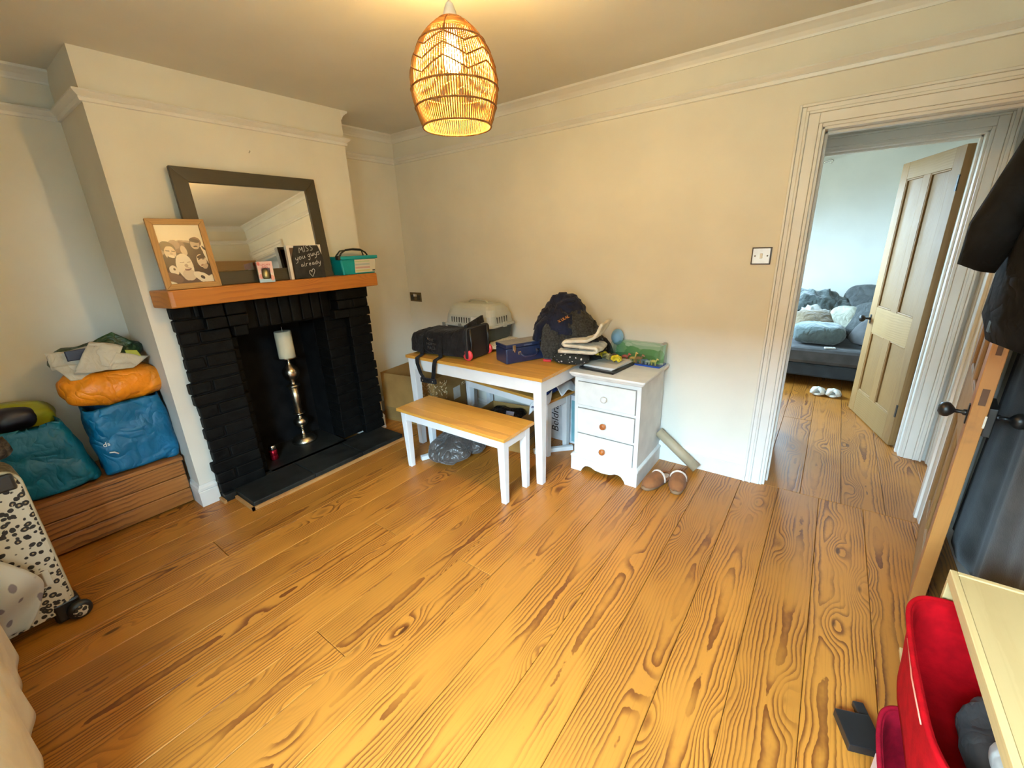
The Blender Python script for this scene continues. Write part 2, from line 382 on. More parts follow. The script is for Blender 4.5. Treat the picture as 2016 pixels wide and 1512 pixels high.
# ---- windows (behind the camera and in the bedroom)
GLASS = glassy('window_glass', (.96, .98, .97), .06)
def window(name, axis, pos, a0, a1, z0, z1, th):
    def bx(b, p, q, s, t, d0, d1):
        return b.box(p, q, d0, d1, s, t) if axis == 'y' else b.box(d0, d1, p, q, s, t)
    b = MB(); f = .06
    bx(b, a0, a0 + f, z0, z1, pos, pos + th); bx(b, a1 - f, a1, z0, z1, pos, pos + th); bx(b, a0, a1, z0, z0 + f, pos, pos + th); bx(b, a0, a1, z1 - f, z1, pos, pos + th)
    o = struct(b.build(name, TRIM, bevel=.003))
    m = (a0 + a1) / 2; g = MB(); bx(g, m - .02, m + .02, z0 + f, z1 - f, pos + .01, pos + th - .01); g.build('mullion', TRIM, o)
    for p, q in ((a0 + f, m - .02), (m + .02, a1 - f)):
        g = MB(); bx(g, p, q, z0 + f, z1 - f, pos + th / 2 - .003, pos + th / 2 + .003); g.build('pane', GLASS, o)
    return o
window('window_1', 'y', YR - .33, WX0, WX1, WZ0, WZ1, .06)
window('window_2', 'x', BX0 - .12, b1[0], b1[1], b1[2], b1[3], .06)
window('window_3', 'y', BYE + .06, b2[0], b2[1], b2[2], b2[3], .06)
def portal(name, loc, rot, sx_, sy_):
    l = bpy.data.lights.new(name, 'AREA'); l.shape = 'RECTANGLE'; l.size = sx_; l.size_y = sy_; l.cycles.is_portal = True
    o = bpy.data.objects.new(name, l); COL.objects.link(o); o.location = loc; o.rotation_euler = rot
portal('window_portal', ((WX0 + WX1) / 2, YR - .355, (WZ0 + WZ1) / 2), (R(90), 0, 0), WX1 - WX0, WZ1 - WZ0)
portal('window_portal', (BX0 - .14, (b1[0] + b1[1]) / 2, (b1[2] + b1[3]) / 2), (R(90), 0, R(-90)), b1[1] - b1[0], b1[3] - b1[2])
portal('window_portal', ((b2[0] + b2[1]) / 2, BYE + .14, (b2[2] + b2[3]) / 2), (R(90), 0, R(180)), b2[1] - b2[0], b2[3] - b2[2])
# outside: the ground and the houses across the street
boxes('ground_outside', mat('dull_ground', (.10, .10, .07), .9), [(-25, 30, -40, YR - .35, -.6, -.5)])
boxes('terrace_across_street', mat('brown_brick_terrace', (.16, .10, .07), .9, var=.3, sc=2), [(-25, 30, -26, -16, -.5, 5.4)])

# ================================================================== fireplace
HZ = .05
fp = thing('fireplace', 'black painted brick fireplace surround with slate hearth under the pine mantel', 'fireplace', (CX, -1.4, 0))
def L(b, name, m, **k): return b.xf(Matrix.Translation((-CX, 1.4, 0))).build(name, m, fp, **k)
rbk = random.Random(5)
def brick(x0, x1, y0, y1, z0, z1):
    j = lambda a: rbk.uniform(-a, a)
    dx = j(.003)
    b = MB()
    c = lambda x, y, z: (x + j(.0025), y + j(.0025), z + j(.002))
    b.hexa([c(x0, y0, z0), c(x1 + dx, y0, z0), c(x1 + dx, y1, z0), c(x0, y1, z0)], [c(x0, y0, z1), c(x1 + dx, y0, z1), c(x1 + dx, y1, z1), c(x0, y1, z1)])
    return L(b, 'brick', BLKB, bevel=.007)
NC = 16; CH = (1.232 - HZ) / NC; G = .004
for i in range(NC):
    z0 = HZ + i * CH + G; z1 = HZ + (i + 1) * CH - G
    ed = rbk.uniform(-.012, .012)
    if i % 2: brick(CX + .001, .425, -2.035 + ed, -1.93 - G, z0, z1); brick(CX + .001, .425, -1.93 + G, -1.765, z0, z1)
    else: brick(CX + .001, .425, -2.035 + ed, -1.765, z0, z1)
    brick(CX + .001, .425, -.955, -.775 + ed, z0, z1)
    if z1 < 1.06:
        brick(.19, .355, -1.765, -1.715, z0, z1); brick(.19, .355, -1.115, -.937, z0, z1)
# mortar cores behind the joints
L(MB().box(CX + .0005, .414, -2.02, -1.772, HZ, 1.232), 'mortar', SOOT); L(MB().box(CX + .0005, .414, -.95, -.788, HZ, 1.232), 'mortar', SOOT)
L(MB().box(.19, .345, -1.765, -1.72, HZ, 1.04), 'mortar', SOOT); L(MB().box(.19, .345, -1.11, -.937, HZ, 1.04), 'mortar', SOOT)
# corbels under the shelf
for y0, y1, z0, z1, x1 in ((-1.905, -1.79, 1.157, 1.232, .475), (-1.782, -1.665, 1.157, 1.232, .475), (-1.895, -1.785, 1.088, 1.152, .468), (-1.777, -1.66, 1.088, 1.152, .468), (-1.75, -1.672, 1.02, 1.084, .445), (-1.06, -.80, 1.157, 1.232, .475), (-1.055, -.93, 1.088, 1.152, .468), (-.924, -.80, 1.088, 1.152, .462), (-1.08, -.965, 1.02, 1.084, .445)):
    brick(CX + .0015, x1, y0, y1, z0, z1)
# soldier course over the opening
ys = -1.655
while ys < -1.075:
    brick(.325, .388, ys + .003, ys + .068, 1.045, 1.226); ys += .0735
L(MB().box(.33, .372, -1.76, -.96, 1.05, 1.23), 'lintel', SOOT)
L(MB().box(-.048, -.03, -1.765, -.957, .02, 1.048), 'fireback', SOOT); L(MB().box(-.03, .19, -1.765, -1.715, .02, 1.048), 'firebox_side', SOOT); L(MB().box(-.03, .19, -1.115, -.957, .02, 1.048), 'firebox_side', SOOT); L(MB().box(-.03, .33, -1.765, -.957, 1.03, 1.049), 'firebox_top', SOOT)
for i, (y0, y1) in enumerate(((-1.965, -1.56), (-1.56, -1.18), (-1.18, -.80))):
    L(MB().box(.40, .688, y0 + .0015, y1 - .0015, .001, HZ), 'hearth_slab', SLATE, bevel=.006)
L(MB().box(-.03, .40, -1.712, -1.118, .001, HZ - .001).box(CX + .001, .40, -2.03, -.79, .001, HZ - .001).box(.40, .45, -2.03, -1.967, .001, HZ - .001), 'inner_hearth', SLATE, bevel=.004)
L(MB().box(.689, .702, -1.982, -.80, .001, .022).box(.455, .702, -1.982, -1.967, .001, .022).box(CX + .02, .462, -2.048, -2.032, .001, .022), 'hearth_beading', wood('hearth_beading_pine', (.5, .25, .08), (.3, .1, .02), 'y', 50, .1, .5, False))
# mantel shelf
mt = thing('mantel_shelf', 'thick orange pine beam mantel shelf with knots above the black fireplace', 'mantel shelf', (CX + .001, -1.4, 1.235))
b = MB(); pl = [(0, -2.088), (.165, -2.05), (.17, -2.03), (.17, -.735), (0, -.735)]
b.hexa([(x, y + 1.4, 0) for x, y in pl], [(x, y + 1.4, .094) for x, y in pl]); b.build('beam', PINE, mt, bevel=.007)
MZ = 1.3295
# ---- mirror leaning on the chimney breast
DARKW = wood('dark_olive_wood', (.055, .043, .022), (.03, .022, .012), 'x', 90, .1, .5, False, .05, .4, .8)
DARKWV = wood('dark_olive_wood_upright', (.055, .043, .022), (.03, .022, .012), 'z', 90, .1, .5, False, .05, .4, .8)
def picture(name, label, cat, x, y, z, w, h, fw, th, lean, rz, mh, mv, inner, innername, extra=None):
    """frame standing on z, facing +X, leaning back by lean; local x = width"""
    t = thing(name, label, cat, (x, y, z), R(90) + rz)
    Mx = Matrix.Rotation(-lean, 4, 'X')
    for s in (-1, 1):
        MB().hexa([(s * (w / 2), -th / 2, 0), (s * (w / 2 - fw), -th / 2, fw), (s * (w / 2 - fw), th / 2, fw), (s * (w / 2), th / 2, 0)], [(s * w / 2, -th / 2, h), (s * (w / 2 - fw), -th / 2, h - fw), (s * (w / 2 - fw), th / 2, h - fw), (s * w / 2, th / 2, h)]).xf(Mx).build('frame_side', mv, t, bevel=.002)
    MB().hexa([(-w / 2, -th / 2, 0), (w / 2, -th / 2, 0), (w / 2, th / 2, 0), (-w / 2, th / 2, 0)], [(-w / 2 + fw, -th / 2, fw), (w / 2 - fw, -th / 2, fw), (w / 2 - fw, th / 2, fw), (-w / 2 + fw, th / 2, fw)]).xf(Mx).build('frame_rail', mh, t, bevel=.002)
    MB().hexa([(-w / 2 + fw, -th / 2, h - fw), (w / 2 - fw, -th / 2, h - fw), (w / 2 - fw, th / 2, h - fw), (-w / 2 + fw, th / 2, h - fw)], [(-w / 2, -th / 2, h), (w / 2, -th / 2, h), (w / 2, th / 2, h), (-w / 2, th / 2, h)]).xf(Mx).build('frame_rail', mh, t, bevel=.002)
    MB().box(-w / 2 + fw - .004, w / 2 - fw + .004, -.001, .003, fw - .004, h - fw + .004).xf(Mx).build(innername, inner, t)
    MB().box(-w / 2 + fw * .5, w / 2 - fw * .5, .0035, th / 2 + .001, fw * .5, h - fw * .5).xf(Mx).build('backing', BLACKP, t)
    return t, Mx
MIR = N('mirror_silver'); MIR.b.inputs['Metallic'].default_value = 1; MIR.b.inputs['Roughness'].default_value = .02; MIR.b.inputs['Base Color'].default_value = (.86, .86, .83, 1)
picture('leaning_mirror', 'large rectangular mirror in a dark wooden frame leaning above the mantel', 'mirror', .450, -1.4555, MZ, .815, .63, .075, .025, R(4.6), 0, DARKW, DARKWV, MIR.m, 'glass')
# ---- sepia group photograph
sk = (.62, .5, .36); sk2 = (.45, .33, .22); dk = (.035, .018, .012); md = (.16, .09, .06); wt = (.78, .68, .52)
ph = [('e', .35, .56, .5, .16, 10, (.35, .25, .17)), ('e', .62, .4, .55, .3, -10, dk), ('e', .2, .3, .3, .25, 0, dk), ('e', .42, .62, .14, .09, 20, md), ('e', .32, .66, .13, .08, 0, (.3, .2, .14)),
      ('e', .80, .70, .13, .09, 0, md), ('e', .78, .66, .10, .085, 0, sk2), ('e', .79, .725, .11, .035, -10, dk), ('e', .78, .625, .05, .012, 0, dk),
      ('e', .17, .62, .17, .10, -10, dk), ('e', .2, .53, .125, .115, -8, sk), ('e', .22, .445, .11, .04, -8, dk), ('e', .21, .47, .07, .02, -8, wt), ('b', .15, .565, .045, .008, -8, dk), ('b', .27, .555, .04, .008, -8, dk), ('e', .22, .515, .03, .02, 0, sk2),
      ('e', .78, .47, .19, .1, 0, dk), ('e', .83, .38, .115, .12, 12, sk), ('e', .86, .455, .12, .04, 10, dk), ('e', .82, .305, .04, .016, 10, (.3, .15, .1)), ('b', .78, .405, .03, .008, 10, dk), ('b', .88, .41, .03, .008, 10, dk), ('e', .88, .285, .07, .04, 20, sk2),
      ('e', .5, .56, .07, .09, 20, sk), ('e', .97, .57, .1, .06, -50, wt), ('e', .95, .60, .05, .02, -50, dk), ('e', .99, .42, .05, .16, 20, wt),
      ('e', .47, .06, .35, .12, 0, (.09, .05, .04)), ('e', .43, .30, .19, .22, 8, wt), ('e', .47, .15, .15, .1, 0, sk), ('e', .48, .25, .075, .028, 5, (.2, .1, .07)), ('e', .48, .262, .06, .01, 5, wt), ('e', .46, .31, .04, .03, 0, sk2), ('b', .38, .365, .05, .007, 5, sk2), ('b', .53, .365, .045, .007, 5, sk2),
      ('e', .17, .24, .10, .08, -20, wt), ('e', .18, .26, .025, .02, 0, dk), ('e', .12, .12, .2, .08, -15, md), ('e', .78, .08, .24, .09, -25, wt), ('e', .75, .10, .05, .03, -25, dk), ('b', .5, .0, .6, .015, 0, dk)]
PHOTO = printmat('sepia_photo_print', (.74, .66, .50), ph, .3, 'Generated', ('X', 'Z'), .03)
pf, _ = picture('photo_frame', 'light oak photo frame holding a sepia group selfie on the mantel', 'photo frame', .508, -1.915, MZ, .262, .362, .03, .018, R(7), R(-1), FRAMEW, FRAMEWV, PHOTO, 'photograph')
MB().hexa([(-.10, .012, .0), (.05, .012, 0), (.05, .085, 0), (-.10, .085, 0)], [(-.09, .022, .12), (.04, .022, .12), (.04, .034, .12), (-.09, .034, .12)]).build('easel_back', BLKF, pf)
# ---- boxed egg
eb = thing('boxed_egg', 'small pink and blue card gift box with a gold egg in its window', 'gift box', (.509, -1.528, MZ), R(70))
PK = printmat('pink_blue_card', (.86, .58, .55), [('b', .5, .05, .6, .12, 0, (.42, .62, .78)), ('b', .5, .35, .6, .1, 0, (.86, .70, .62)), ('e', .14, .3, .12, .12, 0, (.82, .35, .3)), ('e', .86, .2, .13, .14, 0, (.85, .40, .3)), ('e', .1, .9, .09, .09, 0, (.75, .2, .18))], .4, 'Generated', ('X', 'Z'))
PKS = printmat('pink_white_card_side', (.82, .74, .68), [('b', .1, .5, .22, .3, 0, (.30, .48, .06)), ('b', .5, .05, .6, .12, 0, (.42, .62, .78)), ('e', .5, .3, .3, .12, 0, (.8, .42, .38)), ('b', .3, .9, .5, .2, 0, (.84, .55, .52))], .4, 'Generated', ('Y', 'Z'))
w_, d_, h_ = .082, .072, .122
b = MB(); b.box(-w_ / 2, w_ / 2, d_ / 2 - .001, d_ / 2, 0, h_); b.box(-w_ / 2, w_ / 2, -d_ / 2, d_ / 2, 0, .001); b.box(-w_ / 2, w_ / 2, -d_ / 2, d_ / 2, h_ - .001, h_); b.build('carton', PK, eb)
for s in (-1, 1): MB().box(s * w_ / 2 - .0006, s * w_ / 2 + .0006, -d_ / 2, d_ / 2, 0, h_).build('carton_side', PKS, eb)
fr = MB(); wz0, wz1, wx = .02, .085, .024
y0 = -d_ / 2
for a in ((-w_ / 2, w_ / 2, 0, wz0), (-w_ / 2, w_ / 2, wz1, h_), (-w_ / 2, -wx, wz0, wz1), (wx, w_ / 2, wz0, wz1)): fr.box(a[0], a[1], y0 - .001, y0, a[2], a[3])
fr.build('carton_front', PK, eb)
MB().lathe([(.002, .012), (.014, .016), (.022, .03), (.0235, .042), (.019, .062), (.010, .078), (.002, .082)], 20).build('egg', mat('gold_foil_egg', (.55, .45, .2), .3, .6, var=.2, sc=40), eb)
RED = mat('red_print', (.65, .06, .05), .5)
text('lettering', 'CUPCAKE', .014, RED, eb, frameM((0, y0 - .0018, .103), (1, 0, 0), (0, 0, 1))); text('lettering', 'EGG', .016, RED, eb, frameM((0, y0 - .0018, .089), (1, 0, 0), (0, 0, 1)))
# ---- chalkboard block with handwriting
CHALK = mat('chalk_line', (.8, .8, .78), .9); BOARD = mat('chalkboard_black', (.012, .012, .012), .7, var=.6, sc=30); MDFW = mat('white_box_frame', (.80, .77, .72), .5)
cb = thing('chalkboard_sign', 'white edged chalkboard block chalked with a handwritten message and a heart', 'chalkboard', (.512, -1.262, MZ), R(84))
MB().box(-.112, -.094, -.012, .022, 0, .212).build('block_side', MDFW, cb, bevel=.001)
MB().box(.094, .112, -.004, .022, 0, .212).build('block_side', MDFW, cb, bevel=.001)
MB().box(-.094, .094, -.004, .022, .196, .212).build('block_top', MDFW, cb, bevel=.001)
MB().box(-.094, .094, 0, .018, 0, .196).build('block_back', mat('brown_hardboard', (.15, .09, .05), .8), cb)
bl = MB(); bl.hexa([(-.086, -.011, .001), (.114, -.011, .001), (.114, -.0045, .001), (-.086, -.0045, .001)], [(-.086, -.011, .13), (.114, -.011, .13), (.114, -.0045, .13), (-.086, -.0045, .13)]); bl.hexa([(-.086, -.011, .13), (.114, -.011, .13), (.114, -.0045, .13), (-.086, -.0045, .13)], [(-.062, -.011, .208), (.090, -.011, .208), (.090, -.0045, .208), (-.062, -.0045, .208)]); bl.build('chalkboard', BOARD, cb)
ST = {'M': [[(0, 0), (.12, 1), (.4, .3), (.62, 1), (.75, 0)]], 'I': [[(.1, 0), (.1, 1)]], 'S': [[(.6, .9), (.35, 1), (.12, .8), (.3, .55), (.55, .3), (.4, .02), (.05, .1)]],
      'y': [[(.05, .6), (.1, .2), (.35, .1), (.5, .3)], [(.55, .6), (.5, .1), (.35, -.4), (.05, -.45)]], 'o': [[(.3, .6), (.08, .4), (.15, .08), (.4, .05), (.52, .35), (.3, .6)]], 'u': [[(.05, .6), (.1, .1), (.35, .08), (.5, .6), (.55, .05)]],
      'g': [[(.5, .55), (.2, .6), (.08, .3), (.25, .08), (.48, .3), (.5, .55), (.45, -.35), (.2, -.5), (.1, -.3)]], 's': [[(.45, .58), (.2, .6), (.12, .4), (.4, .25), (.35, .03), (.05, .05)]],
      'a': [[(.45, .55), (.15, .55), (.08, .15), (.3, .05), (.48, .5), (.52, .05)]], 'l': [[(.15, .95), (.15, .05), (.25, .02)]], 'r': [[(.08, .6), (.12, .05)], [(.12, .4), (.3, .6), (.45, .55)]], 'e': [[(.1, .32), (.45, .36), (.3, .6), (.08, .4), (.15, .06), (.45, .1)]],
      'd': [[(.45, .5), (.15, .55), (.08, .15), (.3, .05), (.48, .3), (.5, 1.0), (.5, .05)]], 'h': [[(.5, -.1), (.1, .45), (.15, .85), (.38, .9), (.5, .6)], [(.5, .6), (.6, 1.0), (.85, 1.05), (1.0, .7), (.5, -.1)]]}
ADV = {'M': .9, 'I': .3, 'S': .75, ' ': .4, 'l': .4}
def scrawl(txt, x, z, size, slope, r):
    b = MB(); px = x
    for ch in txt:
        for st in ST.get(ch, []):
            pts = []
            for i in range(len(st) - 1):
                for q in range(4): pts.append(tuple(st[i][k] * (1 - q / 4) + st[i + 1][k] * q / 4 for k in (0, 1)))
            pts.append(st[-1])
            sm = [pts[0]] + [tuple((pts[i - 1][k] + 2 * pts[i][k] + pts[i + 1][k]) / 4 for k in (0, 1)) for i in range(1, len(pts) - 1)] + [pts[-1]]
            b.tube([(px + u * size, -.0115, z + v * size + (px + u * size - x) * slope) for u, v in sm], r, 4)
        px += ADV.get(ch, .66) * size
    b.build('chalk_writing', CHALK, cb, smooth=False)
scrawl('MISS', -.036, .163, .036, .16, .0012); scrawl('you guys', -.068, .114, .034, .22, .0013); scrawl('already', -.040, .074, .031, .12, .0012); scrawl('h', .004, .012, .042, .1, .0014)
# ---- teal craft tub
TEAL = mat('teal_plastic', (.0, .30, .33), .35, var=.05); tt = thing('teal_storage_tub', 'small teal plastic tub with a black carry handle and paper label', 'storage tub', (.452, -.868, MZ), R(90))
def rbox(b, w0, d0, w1, d1, z0, z1, r=.015, n=4): return b.loft([[(x, y, z0) for x, y in rrect(w0, d0, r, n)], [(x, y, z1) for x, y in rrect(w1, d1, r, n)]])
rbox(MB(), .27, .135, .30, .155, 0, .105).build('tub', TEAL, tt, bevel=.004)
rbox(MB(), .325, .172, .325, .172, .105, .128).build('lid', TEAL, tt, bevel=.004)
MB().tube([(-.115, -.02, .13), (-.10, -.02, .15), (-.06, -.02, .172), (0, -.02, .176), (.06, -.02, .172), (.10, -.02, .15), (.115, -.02, .13)], .006, 8).tube([(-.115, .03, .13), (-.09, .01, .165), (0, .0, .172), (.09, .01, .165), (.115, .03, .13)], .005, 8).build('handle', BLACKP, tt)
MB().box(-.172, -.150, -.085, -.05, .105, .134).build('latch', BLACKP, tt, bevel=.003)
MB().hexa([(-.04, -.0705, .01), (.135, -.0705, .01), (.135, -.069, .01), (-.04, -.069, .01)], [(-.04, -.0785, .102), (.137, -.0785, .102), (.137, -.076, .102), (-.04, -.076, .102)]).build('label', printmat('colour_list_label', (.68, .66, .56), [('b', .37, .85, .37, .05, 0, (.5, .6, .35)), ('b', .37, .62, .37, .07, 0, (.45, .52, .5)), ('b', .37, .38, .37, .07, 0, (.6, .38, .36)), ('b', .37, .15, .37, .07, 0, (.62, .58, .25)), ('b', .9, .12, .07, .06, 0, (.05, .05, .05))], .5, 'Generated', ('X', 'Z')), tt)
# ---- candlestick, candle, red flask
cs = thing('candlestick', 'tall antique silver floor candlestick standing on the fireplace hearth', 'candlestick', (.10, -1.315, HZ))
MB().lathe([(.09, 0), (.094, .006), (.09, .022), (.078, .032), (.074, .042), (.05, .052), (.024, .062), (.016, .08), (.014, .10)], 32).build('base', SILVER, cs)
MB().lathe([(.013, .098), (.02, .11), (.016, .118), (.03, .132), (.05, .15), (.056, .17), (.05, .19), (.03, .205), (.018, .213), (.022, .222), (.02, .232), (.045, .24), (.045, .246), (.022, .252)], 28).build('lower_knop', SILVER, cs)
MB().lathe([(.024, .25), (.029, .36), (.033, .46)], 28).build('shaft', HAMMER, cs)
MB().lathe([(.033, .459), (.05, .466), (.05, .474), (.028, .482), (.02, .495), (.024, .51), (.045, .53), (.06, .56), (.062, .585), (.05, .61), (.028, .632), (.014, .655), (.012, .675), (.02, .685)], 28).build('upper_knop', SILVER, cs)
MB().lathe([(.01, .682), (.06, .686), (.088, .694), (.096, .702), (.094, .704), (.06, .692), (.01, .69)], 32).build('drip_plate', SILVER, cs)
cd = thing('pillar_candle', 'ivory pillar candle on the silver candlestick', 'candle', (.10, -1.315, HZ + .6925))
MB().lathe([(.056, 0), (.058, .004), (.058, .196), (.055, .203), (.045, .2), (.004, .197)], 32).build('wax', WAX, cd)
MB().tube([(0, 0, .19), (.001, 0, .21), (-.002, 0, .235)], .0018, 6).build('wick', mat('white_wick', (.75, .72, .65), .8), cd)
rf = thing('red_flask', 'tiny shiny red flask with a silver cap on the hearth', 'flask', (.215, -1.61, HZ))
MB().lathe([(.026, 0), (.028, .003), (.028, .03), (.026, .034), (.028, .038), (.028, .07), (.022, .078)], 20).build('body', mat('red_metallic', (.35, .006, .02), .2, .7, var=.1), rf)
MB().lathe([(.023, .078), (.024, .08), (.024, .108), (.021, .112)], 20).build('cap', CHROME, rf)
# nail, socket, switch
tag(MB().tube([(CX + .001, -1.412, 2.08), (CX + .012, -1.412, 2.083), (CX + .014, -1.412, 2.09)], .003, 6).build('picture_hook', CHROME), 'small bare picture hook high on the chimney breast', 'hook')
BRON = mat('antique_bronze_plate', (.16, .12, .07), .35, .8, var=.15)
sk_ = thing('wall_socket', 'bronze double plug socket on the wall beside the room corner', 'socket', (.105, -.001, 1.045))
MB().box(-.078, .078, -.007, 0, -.043, .043).build('plate', BRON, sk_, bevel=.002)
for s in (-1, 1):
    o = MB().box(s * .042 - .022, s * .042 + .022, -.009, -.007, -.03, .018).build('outlet', BLACKP, sk_)
    MB().box(s * .014 - .009, s * .014 + .009, -.012, -.007, .005, .028).build('rocker', CHROME if s > 0 else WHITE, sk_)
sw = thing('light_switch', 'square brushed steel light switch with a dark edge beside the doorway', 'light switch', (2.995, -.001, 1.387))
MB().box(-.048, .048, -.006, 0, -.046, .046).build('back_plate', mat('dark_plate_edge', (.05, .03, .02), .4), sw, bevel=.001)
MB().box(-.042, .042, -.009, -.006, -.040, .040).build('face_plate', mat('brushed_steel', (.55, .53, .5), .35, .6), sw, bevel=.001)
MB().box(-.007, .007, -.013, -.009, -.013, .013).build('rocker', WHITE, sw, bevel=.001)
for s in (-1, 1): MB().lathe([(.004, 0), (.003, .002)], 10).xf(Matrix.Translation((s * .03, -.009, 0)) @ Matrix.Rotation(R(90), 4, 'X')).build('screw', BRON, sw)

# ================================================================== pendant lamp
LXY = (2.2, -1.55)
lp = thing('pendant_lamp', 'woven rope pendant lamp with a beehive shade hanging from the ceiling', 'pendant lamp', (LXY[0], LXY[1], 1.888))
RM = N('straw_rope'); cN = RM.coord(); RM.l(RM.mix(RM.noise(cN, 60, 3), (.20, .085, .012), (.42, .20, .032)), RM.b.inputs['Base Color']); RM.b.inputs['Roughness'].default_value = .8
tl = RM.n('BsdfTranslucent'); tl.inputs[0].default_value = (.8, .44, .08, 1); mx = RM.n('MixShader'); mx.inputs[0].default_value = .05; RM.l(RM.b.outputs[0], mx.inputs[1]); RM.l(tl.outputs[0], mx.inputs[2]); RM.l(mx.outputs[0], RM.out.inputs[0])
ROPE = RM.m; BROWNR = mat('brown_rope', (.26, .10, .015), .8, var=.3, sc=80, bump=.5, bsc=300)
prof = [(0, .115), (.03, .127), (.06, .136), (.10, .144), (.13, .1455), (.16, .142), (.19, .134), (.22, .121), (.25, .103), (.275, .082), (.295, .058), (.307, .036)]
def pr(z):
    for (a, ra), (b_, rb_) in zip(prof, prof[1:]):
        if a <= z <= b_: return ra + (rb_ - ra) * (z - a) / (b_ - a)
    return prof[-1][1] if z > .1 else prof[0][1]
b = MB(); NS = 104
for i in range(NS):
    t = 2 * PI * i / NS; jit = random.uniform(-.004, .004)
    zs = [.262 * q / 11 for q in range(12)]
    b.tube([((pr(z) + random.uniform(-.001, .001)) * math.cos(t + jit * math.sin(z * 30)), (pr(z)) * math.sin(t + jit * math.sin(z * 30)), z) for z in zs], .0022, 4, False)
b.build('rope_strands', ROPE, lp, smooth=True)['kind'] = 'stuff'
b = MB()
for i in range(11):
    z = .264 + i * .0042
    b.tube([((pr(z)) * math.cos(t), (pr(z)) * math.sin(t), z + .001 * math.sin(7 * t)) for t in [2 * PI * q / 40 for q in range(41)]], .0016, 4, False)
b.build('rope_cap', ROPE, lp, smooth=True)
for z, amp in ((.002, 0), (.058, 0), (.112, 0), (.148, .018), (.186, .018), (.224, .014), (.243, 0), (.305, 0)):
    MB().tube([((pr(min(.307, z + amp * tri)) + .0015) * math.cos(t), (pr(min(.307, z + amp * tri)) + .0015) * math.sin(t), z + amp * tri) for t, tri in [(2 * PI * q / 72, abs(((q % 12) / 6) - 1) * 2 - 1) for q in range(73)]], .0034 if not amp else .0026, 6, False).build('rope_ring', BROWNR, lp)
for i in range(6):
    t = PI / 3 * i
    MB().tube([((pr(z) + .001) * math.cos(t), (pr(z) + .001) * math.sin(t), z) for z in (.243, .26, .28, .295, .306)], .0024, 6).build('rib', BROWNR, lp)
LW = mat('white_lampholder', (.8, .76, .68), .5)
MB().lathe([(.004, .36), (.012, .352), (.022, .325), (.024, .30), (.022, .262), (.018, .258)], 20).build('lampholder', LW, lp)
MB().tube([(0, 0, .35), (0, 0, .53)], .0035, 8).build('cord', LW, lp)
MB().lathe([(.045, .5445), (.045, .535), (.03, .52), (.006, .515)], 24).build('ceiling_rose', LW, lp)
MB().lathe([(.012, .262), (.014, .25), (.022, .235), (.029, .215), (.031, .198), (.027, .178), (.016, .166), (.004, .163)], 16).build('bulb', emit('lit_bulb', (1.0, .61, .20), BULB), lp)

# ================================================================== table, benches
def leg(t, x, y, h, w, taper, name='leg'):
    a = w / 2; c = a * taper
    MB().hexa([(x - c, y - c, 0), (x + c, y - c, 0), (x + c, y + c, 0), (x - c, y + c, 0)], [(x - a, y - a, h), (x + a, y - a, h), (x + a, y + a, h), (x - a, y + a, h)]).build(name, WHITE, t, bevel=.003)
def table(name, label, cat, x0, x1, y0, y1, h, th, lw, ap, inset, nplank):
    cx, cy = (x0 + x1) / 2, (y0 + y1) / 2; w, d = x1 - x0, y1 - y0
    t = thing(name, label, cat, (cx, cy, 0))
    for i in range(nplank):
        a = -d / 2 + d * i / nplank; o = MB().box(-w / 2, w / 2, a + .0002, a + d / nplank - .0002, h - th, h).build('top_stave', TABLEW, t, bevel=.0008 if 0 < i < nplank - 1 else .0015)
    lx, ly = w / 2 - inset - lw / 2, d / 2 - inset - lw / 2
    for sx_ in (-1, 1):
        for sy_ in (-1, 1): leg(t, sx_ * lx, sy_ * ly, h - th, lw, .72)
    for s in (-1, 1):
        MB().box(-lx, lx, s * (ly + lw / 2 - .012) - .009, s * (ly + lw / 2 - .012) + .009, h - th - ap, h - th).build('apron', WHITE, t, bevel=.001)
        MB().box(s * (lx + lw / 2 - .012) - .009, s * (lx + lw / 2 - .012) + .009, -ly, ly, h - th - ap, h - th).build('apron', WHITE, t, bevel=.001)
    return t
TZ = .735
table('dining_table', 'honey wood topped dining table with white legs against the back wall', 'table', .825, 2.045, -.79, -.065, TZ, .022, .062, .085, .012, 6)
table('dining_bench', 'honey topped white bench standing out in front of the dining table', 'bench', 1.045, 1.985, -1.10, -.79, .45, .02, .05, .06, .02, 4)
fbn = table('dining_bench', 'matching white bench pushed under the table along the wall', 'bench', .964, 1.904, -.393, -.083, .45, .02, .05, .06, .02, 4); fbn.rotation_euler.z = R(-8)

